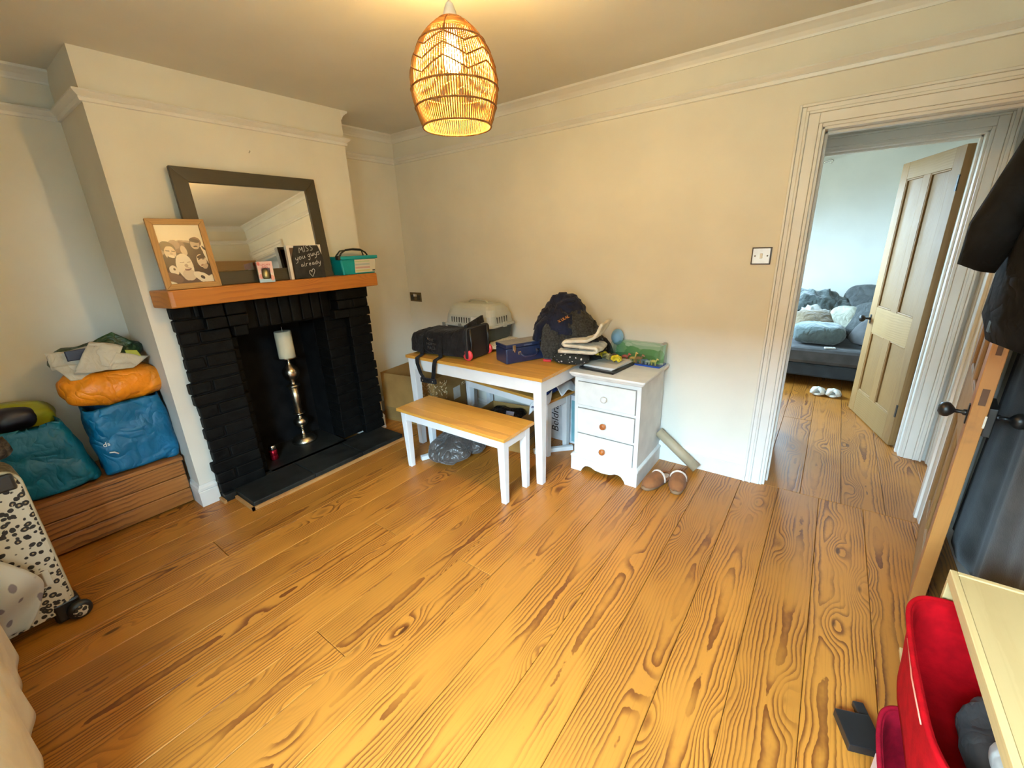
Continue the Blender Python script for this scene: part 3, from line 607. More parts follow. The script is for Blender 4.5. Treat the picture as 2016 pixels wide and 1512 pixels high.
# ================================================================== soft-shape helpers
def sring(w, d, p, n, z=0, cx=0, cy=0):
    o = []
    for i in range(n):
        t = 2 * PI * i / n; c, q = math.cos(t), math.sin(t)
        o.append((cx + w / 2 * math.copysign(abs(c) ** (2 / p), c), cy + d / 2 * math.copysign(abs(q) ** (2 / p), q), z))
    return o
def blob(w, d, h, p=2.6, n=40, m=20, pz=2.4):
    """superellipsoid standing on z = 0"""
    L_ = []
    for j in range(m + 1):
        a = -PI / 2 + PI * j / m; c = max(1e-3, math.cos(a)) ** (2 / pz); z = h / 2 + h / 2 * math.copysign(abs(math.sin(a)) ** (2 / pz), math.sin(a))
        L_.append(sring(w * c, d * c, p, n, z))
    b = MB(); b.loft(L_); b.smooth = True; return b
def flat0(b, z=0.0): b.v = [(x, y, max(z, q)) for x, y, q in b.v]; return b
def bag(w, d, h, topw, topd, seed, amp=.012, sc=7, p=5, n=64, m=22, lean=(0, 0), belly=.06, inner=True):
    """soft open shopping bag"""
    L_ = []
    for j in range(m + 1):
        t = j / m; k = 1 + belly * math.sin(PI * t)
        L_.append(sring((w + (topw - w) * t) * k, (d + (topd - d) * t) * k, p, n, h * t, lean[0] * t, lean[1] * t))
    if inner:
        for j in range(1, 6):
            t = 1 - j * .08; L_.append([(x * .97 + lean[0] * .03, y * .97 + lean[1] * .03, z) for x, y, z in sring((w + (topw - w) * t), (d + (topd - d) * t), p, n, h * t, lean[0] * t, lean[1] * t)])
    b = MB(); b.loft(L_, True, True); b.noise(amp, sc, seed, True); b.smooth = True; return flat0(b)
def heap(rx, ry, h, seed, amp=.02, sc=9, n=60, m=18, pw=2.2, edge=.18):
    """a dropped heap of cloth with an uneven edge"""
    def f(u, v):
        t = 2 * PI * u; r = v * (1 + edge * noise.noise(Vector((math.cos(t) * 1.7 + seed, math.sin(t) * 1.7, seed * .7))) + edge * .5 * noise.noise(Vector((math.cos(t) * 5, math.sin(t) * 5 + seed, 3))))
        x, y = rx * r * math.cos(t), ry * r * math.sin(t); z = h * max(0, 1 - v ** pw)
        q = Vector((x * sc + seed * 5, y * sc * .6, z * sc * .5)); rd = 1 - 2 * abs(noise.noise(q)); rd2 = 1 - 2 * abs(noise.noise(q * 2.1 + Vector((4, 4, 4))))
        return (x + amp * .6 * rd2 * math.cos(t), y + amp * .6 * rd2 * math.sin(t), max(0.0, z + (amp * rd + amp * .5 * rd2) * (.25 + .75 * (1 - v)) ))
    b = MB(); b.grid(n, m, lambda u, v: f(u, v), True); b.f.append(tuple(range(m * n, m * n + n))); return b
def fabric(name, col, var=.15, sc=14, bump=.4, bsc=180, rough=.9, sheen=.1, crease=.8, csc=9): return mat(name, col, rough, 0, var, sc, bump, bsc, 0, sheen, .2, 3, crease, csc)
CREAMF = fabric('cream_fleece', (.72, .66, .52)); NAVYF = fabric('navy_jersey', (.010, .014, .035), .3); CHARF = fabric('charcoal_marl', (.035, .035, .033), .5, 90)
# ================================================================== on the table
dz = TZ
du = thing('trolley_duffel', 'black wheeled duffel bag with webbing straps lying on the dining table', 'duffel bag', (1.10, -.60, dz + .001), R(4))
def dsec(x, h, d):
    return [(x, y, z) for y, z, _ in [(q[0], q[1] + h / 2, 0) for q in sring(d, h, 4.5, 44)]]
L_ = [dsec(-.285, .10, .16), dsec(-.275, .145, .215), dsec(-.24, .165, .245), dsec(-.15, .185, .26), dsec(-.05, .185, .262), (dsec(.06, .19, .265)), dsec(.15, .205, .268), dsec(.24, .228, .27), dsec(.262, .23, .265)]
b = MB(); b.loft(L_); b.noise(.006, 14, 2, True); b.smooth = True; flat0(b).build('body', BLKF, du)
b = MB(); rr_ = [(x, y) for x, y in rrect(.27, .225, .03, 5)]
b.hexa([(.262, x, y + .1175) for x, y in rr_], [(.288, x, y + .1175) for x, y in rr_]); b.build('end_panel', mat('matt_black_shell', (.013, .013, .014), .55, bump=.3, bsc=200), du, bevel=.006)
MB().tube([(.289, -.10, .02), (.298, -.10, .12), (.289, -.10, .22)], .008, 8).build('piping', BLACKP, du)
MB().tube([(.289, .10, .02), (.298, .10, .12), (.289, .10, .22)], .008, 8).build('piping', BLACKP, du)
MB().grid(12, 4, lambda u, v: (.26 - .01 * v, -.10 + .20 * u, .215 + .02 * u + (.03 + .02 * u) * v)).build('carry_handle', BLKF, du, solid=.02)
WR = mat('red_wheel', (.75, .05, .06), .4, var=.1)
for y in (-.10, .10): MB().lathe([(.01, -.011), (.034, -.011), (.038, -.004), (.038, .004), (.034, .011), (.01, .011)], 24).xf(Matrix.Translation((.276, y * 1.18, .0405)) @ Matrix.Rotation(R(90), 4, 'X')).build('wheel', WR, du)
def ribbon(pts, w, wd, m, parent, name, th=.0025):
    P = [Vector(p) for p in pts]; wd = Vector(wd).normalized()
    b = MB(); b.loft([[p - wd * w / 2, p + wd * w / 2] for p in P], False, False, False); return b.build(name, m, parent, solid=th)
for x0, x1 in ((-.135, -.07), (.045, .015)):
    ribbon([(x0, -.02, .192), (x0, -.09, .188), (x0, -.137, .15), (x0, -.143, .06), (x0, -.146, .012), (x0 * .95 + x1 * .05, -.206, .0), (x0 * .8 + x1 * .2, -.216, -.04), (x0 * .4 + x1 * .6, -.218, -.11), (x1, -.216, -.148)], .036, (1, 0, 0), BLKF, du, 'strap')
MB().box(-.10, .045, -.228, -.206, -.175, -.138).build('strap_wrap', BLKF, du, bevel=.006)
for x in (-.075, .02): MB().lathe([(.006, 0), (.005, .003)], 12).xf(Matrix.Translation((x, -.2285, -.157)) @ Matrix.Rotation(R(90), 4, 'X')).build('press_stud', CHROME, du)
DG = mat('dark_grey_print', (.05, .05, .05), .6)
for i, (tx, sz) in enumerate((('THE', .026), ('NORTH', .026), ('FACE', .034))): text('lettering', tx, sz, DG, du, frameM((-.035, -.1445, .128 - i * .03), (1, 0, .0), (0, 0, 1)), .001)
MB().tube([(-.075, -.139, .142), (-.058, -.146, .128)], .0022, 6).build('zip_pull', CHROME, du)
# beige patterned cushion and pet carrier
SPOTM = N('beige_dotted_cotton'); v_ = SPOTM.n('TexVoronoi'); v_.inputs['Scale'].default_value = 70; SPOTM.l(SPOTM.coord(), v_.inputs['Vector']); SPOTM.l(SPOTM.mix(SPOTM.maprange(v_.outputs['Distance'], .22, .3, 1, 0), (.72, .66, .5), (.35, .22, .08)), SPOTM.b.inputs['Base Color']); SPOTM.b.inputs['Roughness'].default_value = .9
b = blob(.52, .40, .055, 5, 48, 10, 2.2); b.noise(.004, 9, 4); tag(flat0(b).build('pet_blanket', SPOTM.m, loc=(1.16, -.232, dz + .001)), 'beige dotted pet blanket folded flat under the grey pet carrier', 'blanket')
PCG = mat('light_grey_plastic', (.50, .52, .47), .4, var=.04); PCD = mat('dark_green_grey_plastic', (.035, .05, .052), .45, var=.15)
pc = thing('pet_carrier', 'light grey plastic pet carrier with dark base and ventilation slots', 'pet carrier', (1.085, -.215, dz + .0565))
def pring(w, d, z, r=.05): return [(x, y, z) for x, y in rrect(w, d, r, 5)]
b = MB(); b.loft([pring(.43, .27, 0), pring(.45, .285, .012), pring(.475, .30, .09), pring(.49, .315, .105)]); b.build('base_tray', PCD, pc, bevel=.004)
b = MB(); b.loft([pring(.515, .335, .105), pring(.515, .335, .122)]); b.build('rim', PCG, pc, bevel=.004)
b = MB(); b.loft([pring(.485, .31, .12), pring(.47, .295, .19, .055), pring(.44, .255, .235, .06), pring(.41, .21, .262, .06), pring(.37, .16, .275, .05)]); b.smooth = False; b.build('lid', PCG, pc, bevel=.008)
for i in range(10):
    x = -.155 + i * .026; MB().box(x - .0032, x + .0032, -.1545, -.149, .134, .176).xf(Matrix.Translation((0, -.001, 0))).build('vent_slot', BLACKP, pc)
for i in range(5):
    y = -.07 + i * .03; MB().box(.2345, .2415, y - .003, y + .003, .134, .18).build('vent_slot', BLACKP, pc)
for i in range(5):
    x = .03 + i * .03; MB().box(x - .0035, x + .0035, -.1525, -.1455, .03, .075).build('vent_slot', BLACKP, pc)
GC = mat('grey_clip', (.22, .23, .21), .45)
for x in (-.235, -.06, .13): MB().box(x - .014, x + .014, -.176, -.163, .092, .128).build('clip', GC, pc, bevel=.003)
MB().box(.253, .266, -.02, .02, .10, .14).build('clip', PCG, pc, bevel=.004)
MB().tube([(-.10, 0, .272), (-.08, 0, .290), (0, 0, .294), (.08, 0, .290), (.10, 0, .272)], .010, 10, True, .6).build('handle', PCG, pc)
MB().box(.05, .125, -.1565, -.152, .129, .182).xf(Matrix.Translation((0, -.0003, 0))).build('sticker', WHITE, pc)
# navy tool case
NB = mat('navy_steel', (.012, .024, .075), .35, .0, var=.1, coat=.4); GT = mat('grey_lid_reflection', (.26, .25, .235), .4, .0, var=.15, sc=20)
tbx = thing('navy_metal_case', 'navy blue metal case with light reflection painted grey on its lid, steel latches and handle', 'metal case', (1.676, -.463, dz + .001), R(64.8))
MB().box(-.165, .165, -.078, .078, 0, .104).build('body', NB, tbx, bevel=.008)
MB().box(-.1655, .1655, -.0785, .0785, .106, .131).build('lid', NB, tbx, bevel=.006)
MB().box(-.158, .158, -.071, .071, .1306, .1322).build('lid_reflection', GT, tbx, bevel=.0008)  # grey panel paints the light reflecting off the navy lid
for x in (-.105, .105):
    a = MB().box(x - .012, x + .012, -.085, -.0785, .088, .125).build('latch', CHROME, tbx, bevel=.002)
    MB().box(x - .005, x + .005, -.088, -.084, .078, .10).build('catch', CHROME, a, bevel=.001)
for x in (-.065, .075): MB().box(x - .011, x + .011, -.085, -.0785, .058, .08).build('handle_bracket', CHROME, tbx, bevel=.002)
MB().tube([(-.065, -.085, .068), (-.05, -.098, .05), (-.03, -.1, .042), (.04, -.1, .042), (.06, -.098, .05), (.075, -.085, .068)], .007, 8).build('handle', NB, tbx)
MB().box(-.03, .035, -.0795, -.0784, .112, .12).build('badge', mat('faint_badge', (.1, .13, .22), .4), tbx)
# ---- clothes pile, each garment its own thing
GRP = 'clothes piled on the table'
DARKC = fabric('black_cotton', (.012, .012, .012), .3)
tag(heap(.17, .15, .07, 11, .012, 10).build('black_cloth', DARKC, loc=(1.965, -.20, dz + .001)), 'black cotton garment at the bottom of the clothes pile', 'garment', GRP)
SKM = N('skull_print_cotton'); v_ = SKM.n('TexVoronoi', feature='F1'); v_.inputs['Scale'].default_value = 42; SKM.l(SKM.coord(), v_.inputs['Vector']); nn_ = SKM.noise(SKM.coord(), 90, 2)
SKM.l(SKM.mix(SKM.maprange(SKM.math('ADD', v_.outputs['Distance'], SKM.math('MULTIPLY', nn_, .5)), .42, .48, 1, 0), (.012, .014, .013), (.6, .58, .56)), SKM.b.inputs['Base Color']); SKM.b.inputs['Roughness'].default_value = .9
b = blob(.24, .12, .075, 3, 40, 14); b.noise(.008, 14, 5); tag(flat0(b).build('printed_cloth', SKM.m, loc=(2.035, -.41, dz + .001), rot=(0, 0, R(14))), 'black cloth with small white print folded below the cream fleece', 'cloth', GRP)
cf = thing('cream_fleece_throw', 'cream fleece throw folded in soft layers beside the navy sweatshirt', 'throw', (2.075, -.325, dz + .078), R(10), GRP)
fpth = [(-.13, .012), (.0, .010), (.10, .012), (.125, .020), (.128, .032), (.11, .042), (0, .046), (-.09, .05), (-.105, .062), (-.095, .076), (-.02, .082), (.06, .088), (.10, .11), (.13, .15), (.155, .20)]
def fsh(u, v):
    q = u * (len(fpth) - 1); i = min(int(q), len(fpth) - 2); t = q - i; x = fpth[i][0] * (1 - t) + fpth[i + 1][0] * t; z = fpth[i][1] * (1 - t) + fpth[i + 1][1] * t
    p = Vector((x, -.115 + .21 * v, z)); n_ = noise.noise_vector(p * 11); return p + Vector((n_.x * .010, n_.y * .016, n_.z * .007))
MB().grid(56, 14, fsh).build('folded_cloth', CREAMF, cf, solid=.018)
b = heap(.235, .185, .275, 14, .034, 11, 90, 30, 2.1, .26); b.xf(Matrix.Shear('XZ', 4, (.1, .0)))
cj = thing('charcoal_jumper', 'charcoal marl jumper slumped over the pile under a navy sweatshirt', 'jumper', (1.925, -.245, dz + .055), 0, GRP); b.build('body', CHARF, cj)
b = MB(); b.tube([(-.065, -.125, .18), (-.045, -.17, .115), (-.04, -.195, .035), (-.035, -.20, -.025)], [.06, .062, .058, .045], 18, True, .55); b.noise(.006, 14, 3); b.build('sleeve', CHARF, cj)
ns = thing('navy_sweatshirt', 'crumpled navy sweatshirt with an orange chest print topping the pile', 'sweatshirt', (1.885, -.235, dz + .175), 0, GRP)
b = heap(.185, .165, .215, 23, .042, 12, 90, 30, 2.3, .34); b.xf(Matrix.Shear('XZ', 4, (.12, -.05))); b.build('body', NAVYF, ns)
b = MB(); b.tube([(-.06, -.12, .10), (-.11, -.15, .04), (-.135, -.16, -.03), (-.14, -.155, -.09)], [.05, .055, .05, .04], 16, True, .6); b.noise(.008, 12, 9); b.build('sleeve', NAVYF, ns)
b = MB(); b.tube([(.02 + .06 * math.cos(t), -.01 + .05 * math.sin(t), .205 + .02 * math.cos(t)) for t in [2 * PI * q / 24 for q in range(25)]], .016, 10, False); b.noise(.005, 16, 8); b.build('collar', NAVYF, ns)
OR = mat('orange_print', (.55, .22, .05), .7)
text('lettering', 'X ULAL', .026, OR, ns, frameM((.085, -.168, .115), (1, .1, .55), (-.3, -.35, 1)), .003)
b = blob(.085, .085, .11, 2, 28, 16, 2); tag(b.build('blue_balloon', mat('pale_blue_rubber', (.24, .46, .66), .35, var=.05), loc=(2.20, -.06, dz + .075)), 'pale blue balloon tucked behind the clothes pile against the wall', 'balloon')
tag(heap(.07, .09, .14, 19, .012, 14, 48, 16).build('black_garment', DARKC, loc=(2.125, -.105, .7075)), 'black garment slumped on the chest between the pile and the diorama', 'garment', GRP)
pk = thing('snack_packet', 'small white and red packet beside the navy metal case', 'packet', (1.865, -.432, dz + .001), R(15))
MB().box(-.028, .028, -.02, .02, 0, .016).build('packet', printmat('white_red_packet', (.8, .78, .8), [('b', .5, .1, .6, .25, 8, (.65, .03, .04))], .4, 'Generated', ('X', 'Y')), pk, bevel=.004)

# ================================================================== chest of drawers
ch = thing('bedside_chest', 'white painted three drawer chest with turned knobs beside the table', 'chest of drawers', (2.305, -.245, 0))
MB().box(-.222, .222, -.205, .222, .105, .682).build('carcass', CHIPW, ch, bevel=.003)
b = MB(); b.loft([[(x, y, z) for x, y in rrect(w, d, .012, 3)] for w, d, z in ((.462, .448, .672), (.478, .462, .678), (.482, .466, .686), (.496, .476, .690), (.500, .48, .698), (.496, .476, .706))]); b.build('top', CHIPW, ch)
for i, (z0, z1) in enumerate(((.484, .640), (.300, .458), (.122, .276))):
    MB().box(-.196, .196, -.207, -.2065, z0 - .004, z1 + .004).build('drawer_gap', mat('dark_gap', (.2, .19, .17), .9) if i == 0 else bpy.data.materials['dark_gap'], ch)
    dr = MB().box(-.193, .193, -.219, -.2075, z0, z1).build('drawer', CHIPW, ch, bevel=.004)
    km = CHIPW if i == 0 else (bpy.data.materials.get('orange_wood_knob') or wood('orange_wood_knob', (.50, .15, .025), (.25, .06, .01), 'z', 60, .05, .3, False, .3))
    k_ = MB().lathe([(.009, 0), (.009, .01), (.014, .016), (.0195, .022), (.021, .029), (.018, .036), (.009, .040)], 24).xf(Matrix.Translation((0, -.219, (z0 + z1) / 2 - .005)) @ Matrix.Rotation(R(90), 4, 'X')).build('knob', km, dr)
b = MB(); b.loft([[(x, y - .002, z) for x, y in rrect(w, d, .01, 3)] for w, d, z in ((.474, .456, .098), (.478, .46, .106), (.474, .456, .114), (.45, .436, .122))]); b.build('base_moulding', CHIPW, ch)
pl = [(-.233, 0), (-.158, 0), (-.148, .022), (-.128, .045), (-.105, .052), (-.085, .05), (-.055, .036), (0, .030), (.055, .036), (.085, .05), (.105, .052), (.128, .045), (.148, .022), (.158, 0), (.233, 0), (.233, .1), (-.233, .1)]
MB().prism(pl, .016, 'y', -.226).build('plinth_front', CHIPW, ch)
for s in (-1, 1): MB().box(s * .233 - (.016 if s > 0 else 0), s * .233 + (0 if s > 0 else .016), -.21, .222, 0, .1).build('plinth_side', CHIPW, ch)
CZ = .7065
bf = thing('black_picture_frame', 'flat black picture frame with loose papers lying on the white chest', 'picture frame', (2.225, -.262, CZ), R(-6))
MB().box(-.125, .125, -.15, .15, 0, .014).build('frame', BLACKP, bf, bevel=.002)
pp = thing('paper_stack', 'stack of white papers lying on the flat black frame', 'papers', (2.222, -.245, CZ + .0145), R(-4))
for i in range(4): MB().box(-.105, .105, -.135, .135, 0, .003).xf(Matrix.Translation((0, 0, i * .0035)) @ Matrix.Rotation(R(i * 2 - 3), 4, 'Z')).build('sheet', printmat('printed_sheet', (.70, .68, .62), [('b', .5, .6, .36, .25, 0, (.5, .47, .4))], .6, 'Generated', ('X', 'Y'), .05) if i == 3 else WHITE, pp)
rw = random.Random(9); YEL = mat('yellow_foil', (.75, .58, .03), .3, .2, var=.3, sc=40); GLD = mat('gold_foil', (.42, .36, .16), .25, .6, var=.4, sc=50); DRKW = mat('brown_wrapper', (.06, .04, .03), .4, var=.4)
for i, (x, y, m_, l_) in enumerate(((2.105, -.21, YEL, 'twist of yellow sweet wrapper beside the printed black cloth'), (2.16, -.20, YEL, 'crumpled yellow and gold wrapper lying at the back of the papers'), (2.20, -.235, GLD, 'dull gold crumpled wrapper lying in the middle of the papers'), (2.245, -.225, DRKW, 'dark brown crumpled wrapper among the sweet papers'), (2.27, -.25, YEL, 'largest yellow sweet wrapper in front of the toy diorama'))):
    b = blob(.06 if i != 4 else .07, .05, .04, 2, 14, 8, 2); b.noise(.014, 30, i + 2, True); b.smooth = False; flat0(b); tag(b.build('sweet_wrapper', m_, loc=(x, y, CZ + .0265 + .004), smooth=False), l_, 'wrapper', 'sweet wrappers on the papers')
# acrylic toy diorama
dm = thing('toy_diorama', 'clear green toy diorama case with plastic animals on a blue base', 'toy case', (2.362, -.085, CZ), R(-3))
GA = printmat('green_printed_backdrop', (.50, .62, .46), [('e', .3, .35, .3, .4, 0, (.10, .33, .12)), ('e', .7, .3, .35, .4, 0, (.14, .36, .14)), ('e', .1, .6, .12, .3, 0, (.25, .45, .22)), ('e', .5, .2, .6, .2, 0, (.06, .25, .08)), ('e', .9, .45, .1, .25, 0, (.2, .4, .2)), ('e', .25, .8, .08, .1, 0, (.75, .78, .65)), ('e', .6, .9, .3, .08, 0, (.75, .76, .65))], .3, 'Generated', ('X', 'Z'), .12)
CLR = glassy('clear_acrylic', (.90, .96, .92), .10, .05)
MB().box(-.172, .172, -.06, .06, 0, .010).build('base', mat('blue_plastic', (.01, .06, .35), .35), dm, bevel=.002)
MB().hexa([(-.17, .0, .01), (.17, 0, .01), (.17, .004, .01), (-.17, .004, .01)], [(-.17, .04, .135), (.17, .04, .135), (.17, .044, .135), (-.17, .044, .135)]).build('backdrop', GA, dm)
for s in (-1, 1): MB().box(s * .171 - .0015, s * .171 + .0015, -.06, .06, .01, .14).build('side_pane', CLR, dm)
MB().hexa([(-.17, -.06, .01), (.17, -.06, .01), (.17, -.058, .01), (-.17, -.058, .01)], [(-.17, -.012, .138), (.17, -.012, .138), (.17, -.010, .138), (-.17, -.010, .138)]).build('front_pane', CLR, dm)
MB().box(-.171, .171, -.012, .05, .1385, .141).build('top_pane', CLR, dm)
MB().box(.150, .172, -.02, .052, .1415, .150).build('end_clip', mat('clear_grey_clip', (.4, .42, .42), .3), dm, bevel=.003)
MB().box(-.172, -.150, -.02, .052, .1415, .150).build('end_clip', bpy.data.materials['clear_grey_clip'], dm, bevel=.003)
def animal(x, y, col, sc, neck, nm):
    b = MB()
    for ax, ay in ((-.010, -.003), (-.010, .003), (.008, -.003), (.008, .003)): b.tube([(ax, ay, 0), (ax, ay, .016)], .0022, 6)
    b.tube([(-.013, 0, .019), (-.005, 0, .02), (.006, 0, .02), (.012, 0, .02)], [.004, .0065, .0065, .004], 8)
    b.tube([(.010, 0, .02), (.014, 0, .02 + neck * .6), (.016, 0, .02 + neck)], [.004, .003, .003], 8); b.tube([(.014, 0, .02 + neck), (.024, 0, .016 + neck)], [.004, .0025], 8)
    b.tube([(-.013, 0, .02), (-.019, 0, .012)], .0012, 5)
    b.xf(Matrix.Translation((x, y, .0105)) @ Matrix.Scale(sc, 4)); b.build(nm, mat('toy_' + nm + str(int(x * 1000)), col, .4), dm)
animal(-.075, -.035, (.6, .08, .06), 1.7, .012, 'toy_elephant'); animal(-.02, -.038, (.6, .35, .08), 1.5, .026, 'toy_giraffe'); animal(.02, -.035, (.35, .15, .06), 1.7, .014, 'toy_lion'); animal(.055, -.035, (.12, .2, .4), 1.2, .008, 'toy_hippo'); animal(.085, -.04, (.5, .52, .5), 1.1, .01, 'toy_sheep'); animal(.125, -.04, (.65, .52, .15), 1.4, .012, 'toy_tiger'); animal(-.115, -.04, (.45, .1, .1), 1.2, .01, 'toy_bear')

# ================================================================== under the table
CARD = mat('brown_cardboard', (.34, .185, .05), .8, var=.12, sc=6, bump=.1, bsc=40); CARDD = mat('inner_cardboard', (.26, .135, .045), .85, var=.15, sc=6)
def carton(name, label, x, y, rz, w, d, h, dent=0):
    t = thing(name, label, 'cardboard box', (x, y, 0), rz); g = .005
    for s in (-1, 1):
        MB().box(-w / 2, w / 2, s * d / 2 - g / 2, s * d / 2 + g / 2, .001, h).build('side_panel', CARD, t); MB().box(s * w / 2 - g / 2, s * w / 2 + g / 2, -d / 2, d / 2, .001, h).build('side_panel', CARD, t)
    MB().box(-w / 2, w / 2, -d / 2, d / 2, .001, .006).build('bottom_panel', CARDD, t); return t
bx1 = carton('torn_cardboard_box', 'large open cardboard box with torn shredded corner beside the fireplace', .47, -.33, R(8), .60, .44, .45)
rt = random.Random(4); TORN = mat('torn_card_fibre', (.55, .38, .19), .9, var=.4, sc=60)
def shreds(pts, seed, n=70):
    r_ = random.Random(seed); b = MB()
    for i in range(n):
        (x0, y0, z0), (x1, y1, z1) = pts; q = r_.random(); x, y, z = (a + (c - a) * r_.random() for a, c in ((x0, x1), (y0, y1), (z0, z1)))
        p = [Vector((x, y, z))]
        dv = Vector((r_.uniform(-1, 1), r_.uniform(-1, .3), r_.uniform(-1, 1))).normalized()
        for k in range(3): p.append(p[-1] + dv * r_.uniform(.006, .014)); dv = (dv + Vector((r_.uniform(-1, 1), r_.uniform(-1, 1), r_.uniform(-1, .5))) * .8).normalized()
        b.tube(p, [.003, .005, .004, .001], 4)
    return b
shreds(((.16, -.236, .13), (.31, -.224, .42)), 1, 90).build('torn_fibres', TORN, bx1)['kind'] = 'stuff'
shreds(((.302, -.22, .13), (.312, -.05, .42)), 2, 70).build('torn_fibres', TORN, bx1)['kind'] = 'stuff'
shreds(((.302, .16, .30), (.312, .22, .44)), 3, 30).build('torn_fibres', TORN, bx1)['kind'] = 'stuff'
MB().box(.303, .305, .03, .13, .19, .30).build('address_label', mat('paper_label', (.62, .56, .48), .6), bx1)
MB().box(-.29, .16, -.2245, -.223, .02, .13).build('tape_strip', mat('brown_tape', (.28, .17, .06), .3), bx1)
bx2 = carton('cardboard_box', 'cardboard box with printed lines and a black bag inside under the table', 1.455, -.385, R(8), .38, .24, .285)
b = blob(.34, .205, .11, 4, 44, 14, 2.4); b.noise(.018, 9, 6, True); tag(b.build('black_bin_bag', mat('black_polythene', (.008, .008, .008), .18, var=.2, crease=1.2, csc=14), loc=(1.455, -.385, .165), rot=(0, 0, R(8))), 'shiny black plastic bag stuffed inside the cardboard box under the table', 'plastic bag')
tag(MB().box(-.03, .03, -.02, .02, 0, .006).build('swing_tag', mat('white_purple_tag', (.5, .48, .55), .4), loc=(1.53, -.44, .281), rot=(R(25), R(8), R(30))), 'pale printed tag lying on the shiny black plastic bag', 'tag')
for k in range(3): MB().box(.1926, .194, -.08, .10, .06 + k * .016, .066 + k * .016).build('printed_line', BLACKP, bx2)
b = blob(.30, .24, .16, 2.3, 48, 18, 2.2); b.noise(.026, 6.5, 12, True); b.xf(Matrix.Shear('XZ', 4, (.15, .4)))
tag(flat0(b).build('satin_bag', mat('taupe_satin', (.075, .062, .052), .32, var=.2, sc=9, sheen=.2, crease=1.2, csc=10), loc=(1.27, -.86, .001), rot=(0, 0, R(30))), 'crumpled taupe satin bag lying on the floor under the front bench', 'bag')
b = blob(.20, .16, .11, 2.3, 40, 16, 2.2); b.noise(.02, 8, 15, True); tag(flat0(b).build('taupe_cloth', bpy.data.materials['taupe_satin'], loc=(1.33, -.66, .001), rot=(0, 0, R(-30))), 'smaller bunch of taupe satin trailing behind the crumpled bag', 'cloth')
# things on the far bench
BZ = .4505
POLY = N('white_polythene'); POLY.b.inputs['Base Color'].default_value = (.74, .74, .72, 1); POLY.b.inputs['Roughness'].default_value = .25; POLY.l(POLY.mix(POLY.noise(POLY.coord(), 20, 3), (.62, .62, .6), (.82, .82, .8)), POLY.b.inputs['Base Color']); POLY = POLY.m
DOTW = printmat('dotted_paper', (.76, .72, .68), [], .5); DN = N('dotted_wrapping_paper'); v_ = DN.n('TexVoronoi'); v_.inputs['Scale'].default_value = 60; DN.l(DN.coord(), v_.inputs['Vector']); DN.l(DN.mix(DN.maprange(v_.outputs['Distance'], .2, .28, 1, 0), (.76, .71, .67), (.3, .18, .2)), DN.b.inputs['Base Color'])
wr = thing('wrapping_roll', 'roll of dotted wrapping paper lying on the bench under the table', 'paper roll', (1.06, -.275, BZ + .024), R(-8))
MB().tube([(0, 0, 0), (.34, 0, 0)], .0235, 20).build('paper', DN.m, wr)
b = blob(.28, .17, .10, 3, 44, 14); b.noise(.02, 9, 21, True); tag(flat0(b).build('clear_plastic_bag', POLY, loc=(1.44, -.275, BZ)), 'crumpled white plastic bag at the end of the dotted paper roll', 'plastic bag')
lb = thing('cat_litter_bag', 'blue and white plastic sack of cat litter slumped on the bench end', 'sack', (1.70, -.29, BZ), R(-8))
BLUES = mat('royal_blue_plastic', (.008, .035, .21), .28, var=.15, crease=1, csc=10)
b = blob(.36, .26, .165, 3.2, 52, 18, 2.6); b.noise(.016, 8, 31, True); b.v = [(x, y - .03 * max(0, x) / .18, z * (1 - max(0, x) * 1.2)) for x, y, z in flat0(b).v]; b.build('sack', BLUES, lb)
b = MB(); b.grid(20, 10, lambda u, v: (.03 + .20 * u, -.135 - .02 * v + .01 * math.sin(u * 9), -.06 + .14 * u - .07 * v + .008 * math.sin(u * 14 + v * 5))); b.build('white_panel', POLY, lb, solid=.003)
b = MB(); b.grid(16, 10, lambda u, v: (.13 + .16 * u, -.10 + .2 * v, .165 - .10 * u + .015 * math.sin(u * 11 + v * 9))); b.build('torn_top', POLY, lb, solid=.002)
LIME = mat('lime_print', (.45, .55, .05), .4)
b = blob(.05, .02, .05, 2, 20, 10); b.xf(Matrix.Translation((-.10, -.126, .075))); b.build('white_spot', POLY, lb)
b = blob(.07, .02, .03, 2, 20, 10); b.xf(Matrix.Translation((-.06, -.126, .022))); b.build('lime_spot', LIME, lb)
text('lettering', 'Cat', .06, LIME, lb, frameM((.03, -.143, .055), (1, 0, .1), (0, 0, 1)), .002)
text('lettering', 'Handle using care', .022, mat('navy_print', (.02, .03, .1), .5), lb, frameM((.13, -.162, -.025), (.8, 0, .56), (-.56, 0, .8)), .002)
# boxed appliance behind the table
bd = thing('white_appliance_box', 'tall white appliance carton with black brand lettering behind the table legs', 'carton', (1.80, -.08, 0), R(-1))
MB().box(-.13, .13, -.05, .05, .001, .40).build('carton', mat('white_card', (.76, .77, .78), .5), bd, bevel=.002)
text('lettering', 'Beldray', .088, BLACKP, bd, frameM((-.055, -.0512, .20), (0, 0, 1), (-1, 0, 0)), .0004, .15)
MB().box(.035, .07, -.0515, -.05, .03, .13).build('teal_panel', mat('teal_card', (.02, .16, .2), .5), bd)
MB().box(.09, .128, -.0515, -.05, .02, .36).build('blue_panel', mat('pale_teal_card', (.2, .42, .46), .5), bd)
for (x0, y0), (x1, y1), lb_ in (((1.735, -.43), (1.945, -.215), 'white wooden batten on the floor running behind the white chest'), ((1.09, -.965), (1.20, -.70), 'short white wooden batten on the floor beside the taupe bag')):
    dv = Vector((x1 - x0, y1 - y0, 0)); t = MB().box(0, dv.length, -.016, .016, .001, .034).build('batten', WHITE, loc=(x0, y0, 0), rot=(0, 0, math.atan2(dv.y, dv.x)), bevel=.002)
    tag(t, lb_, 'batten')
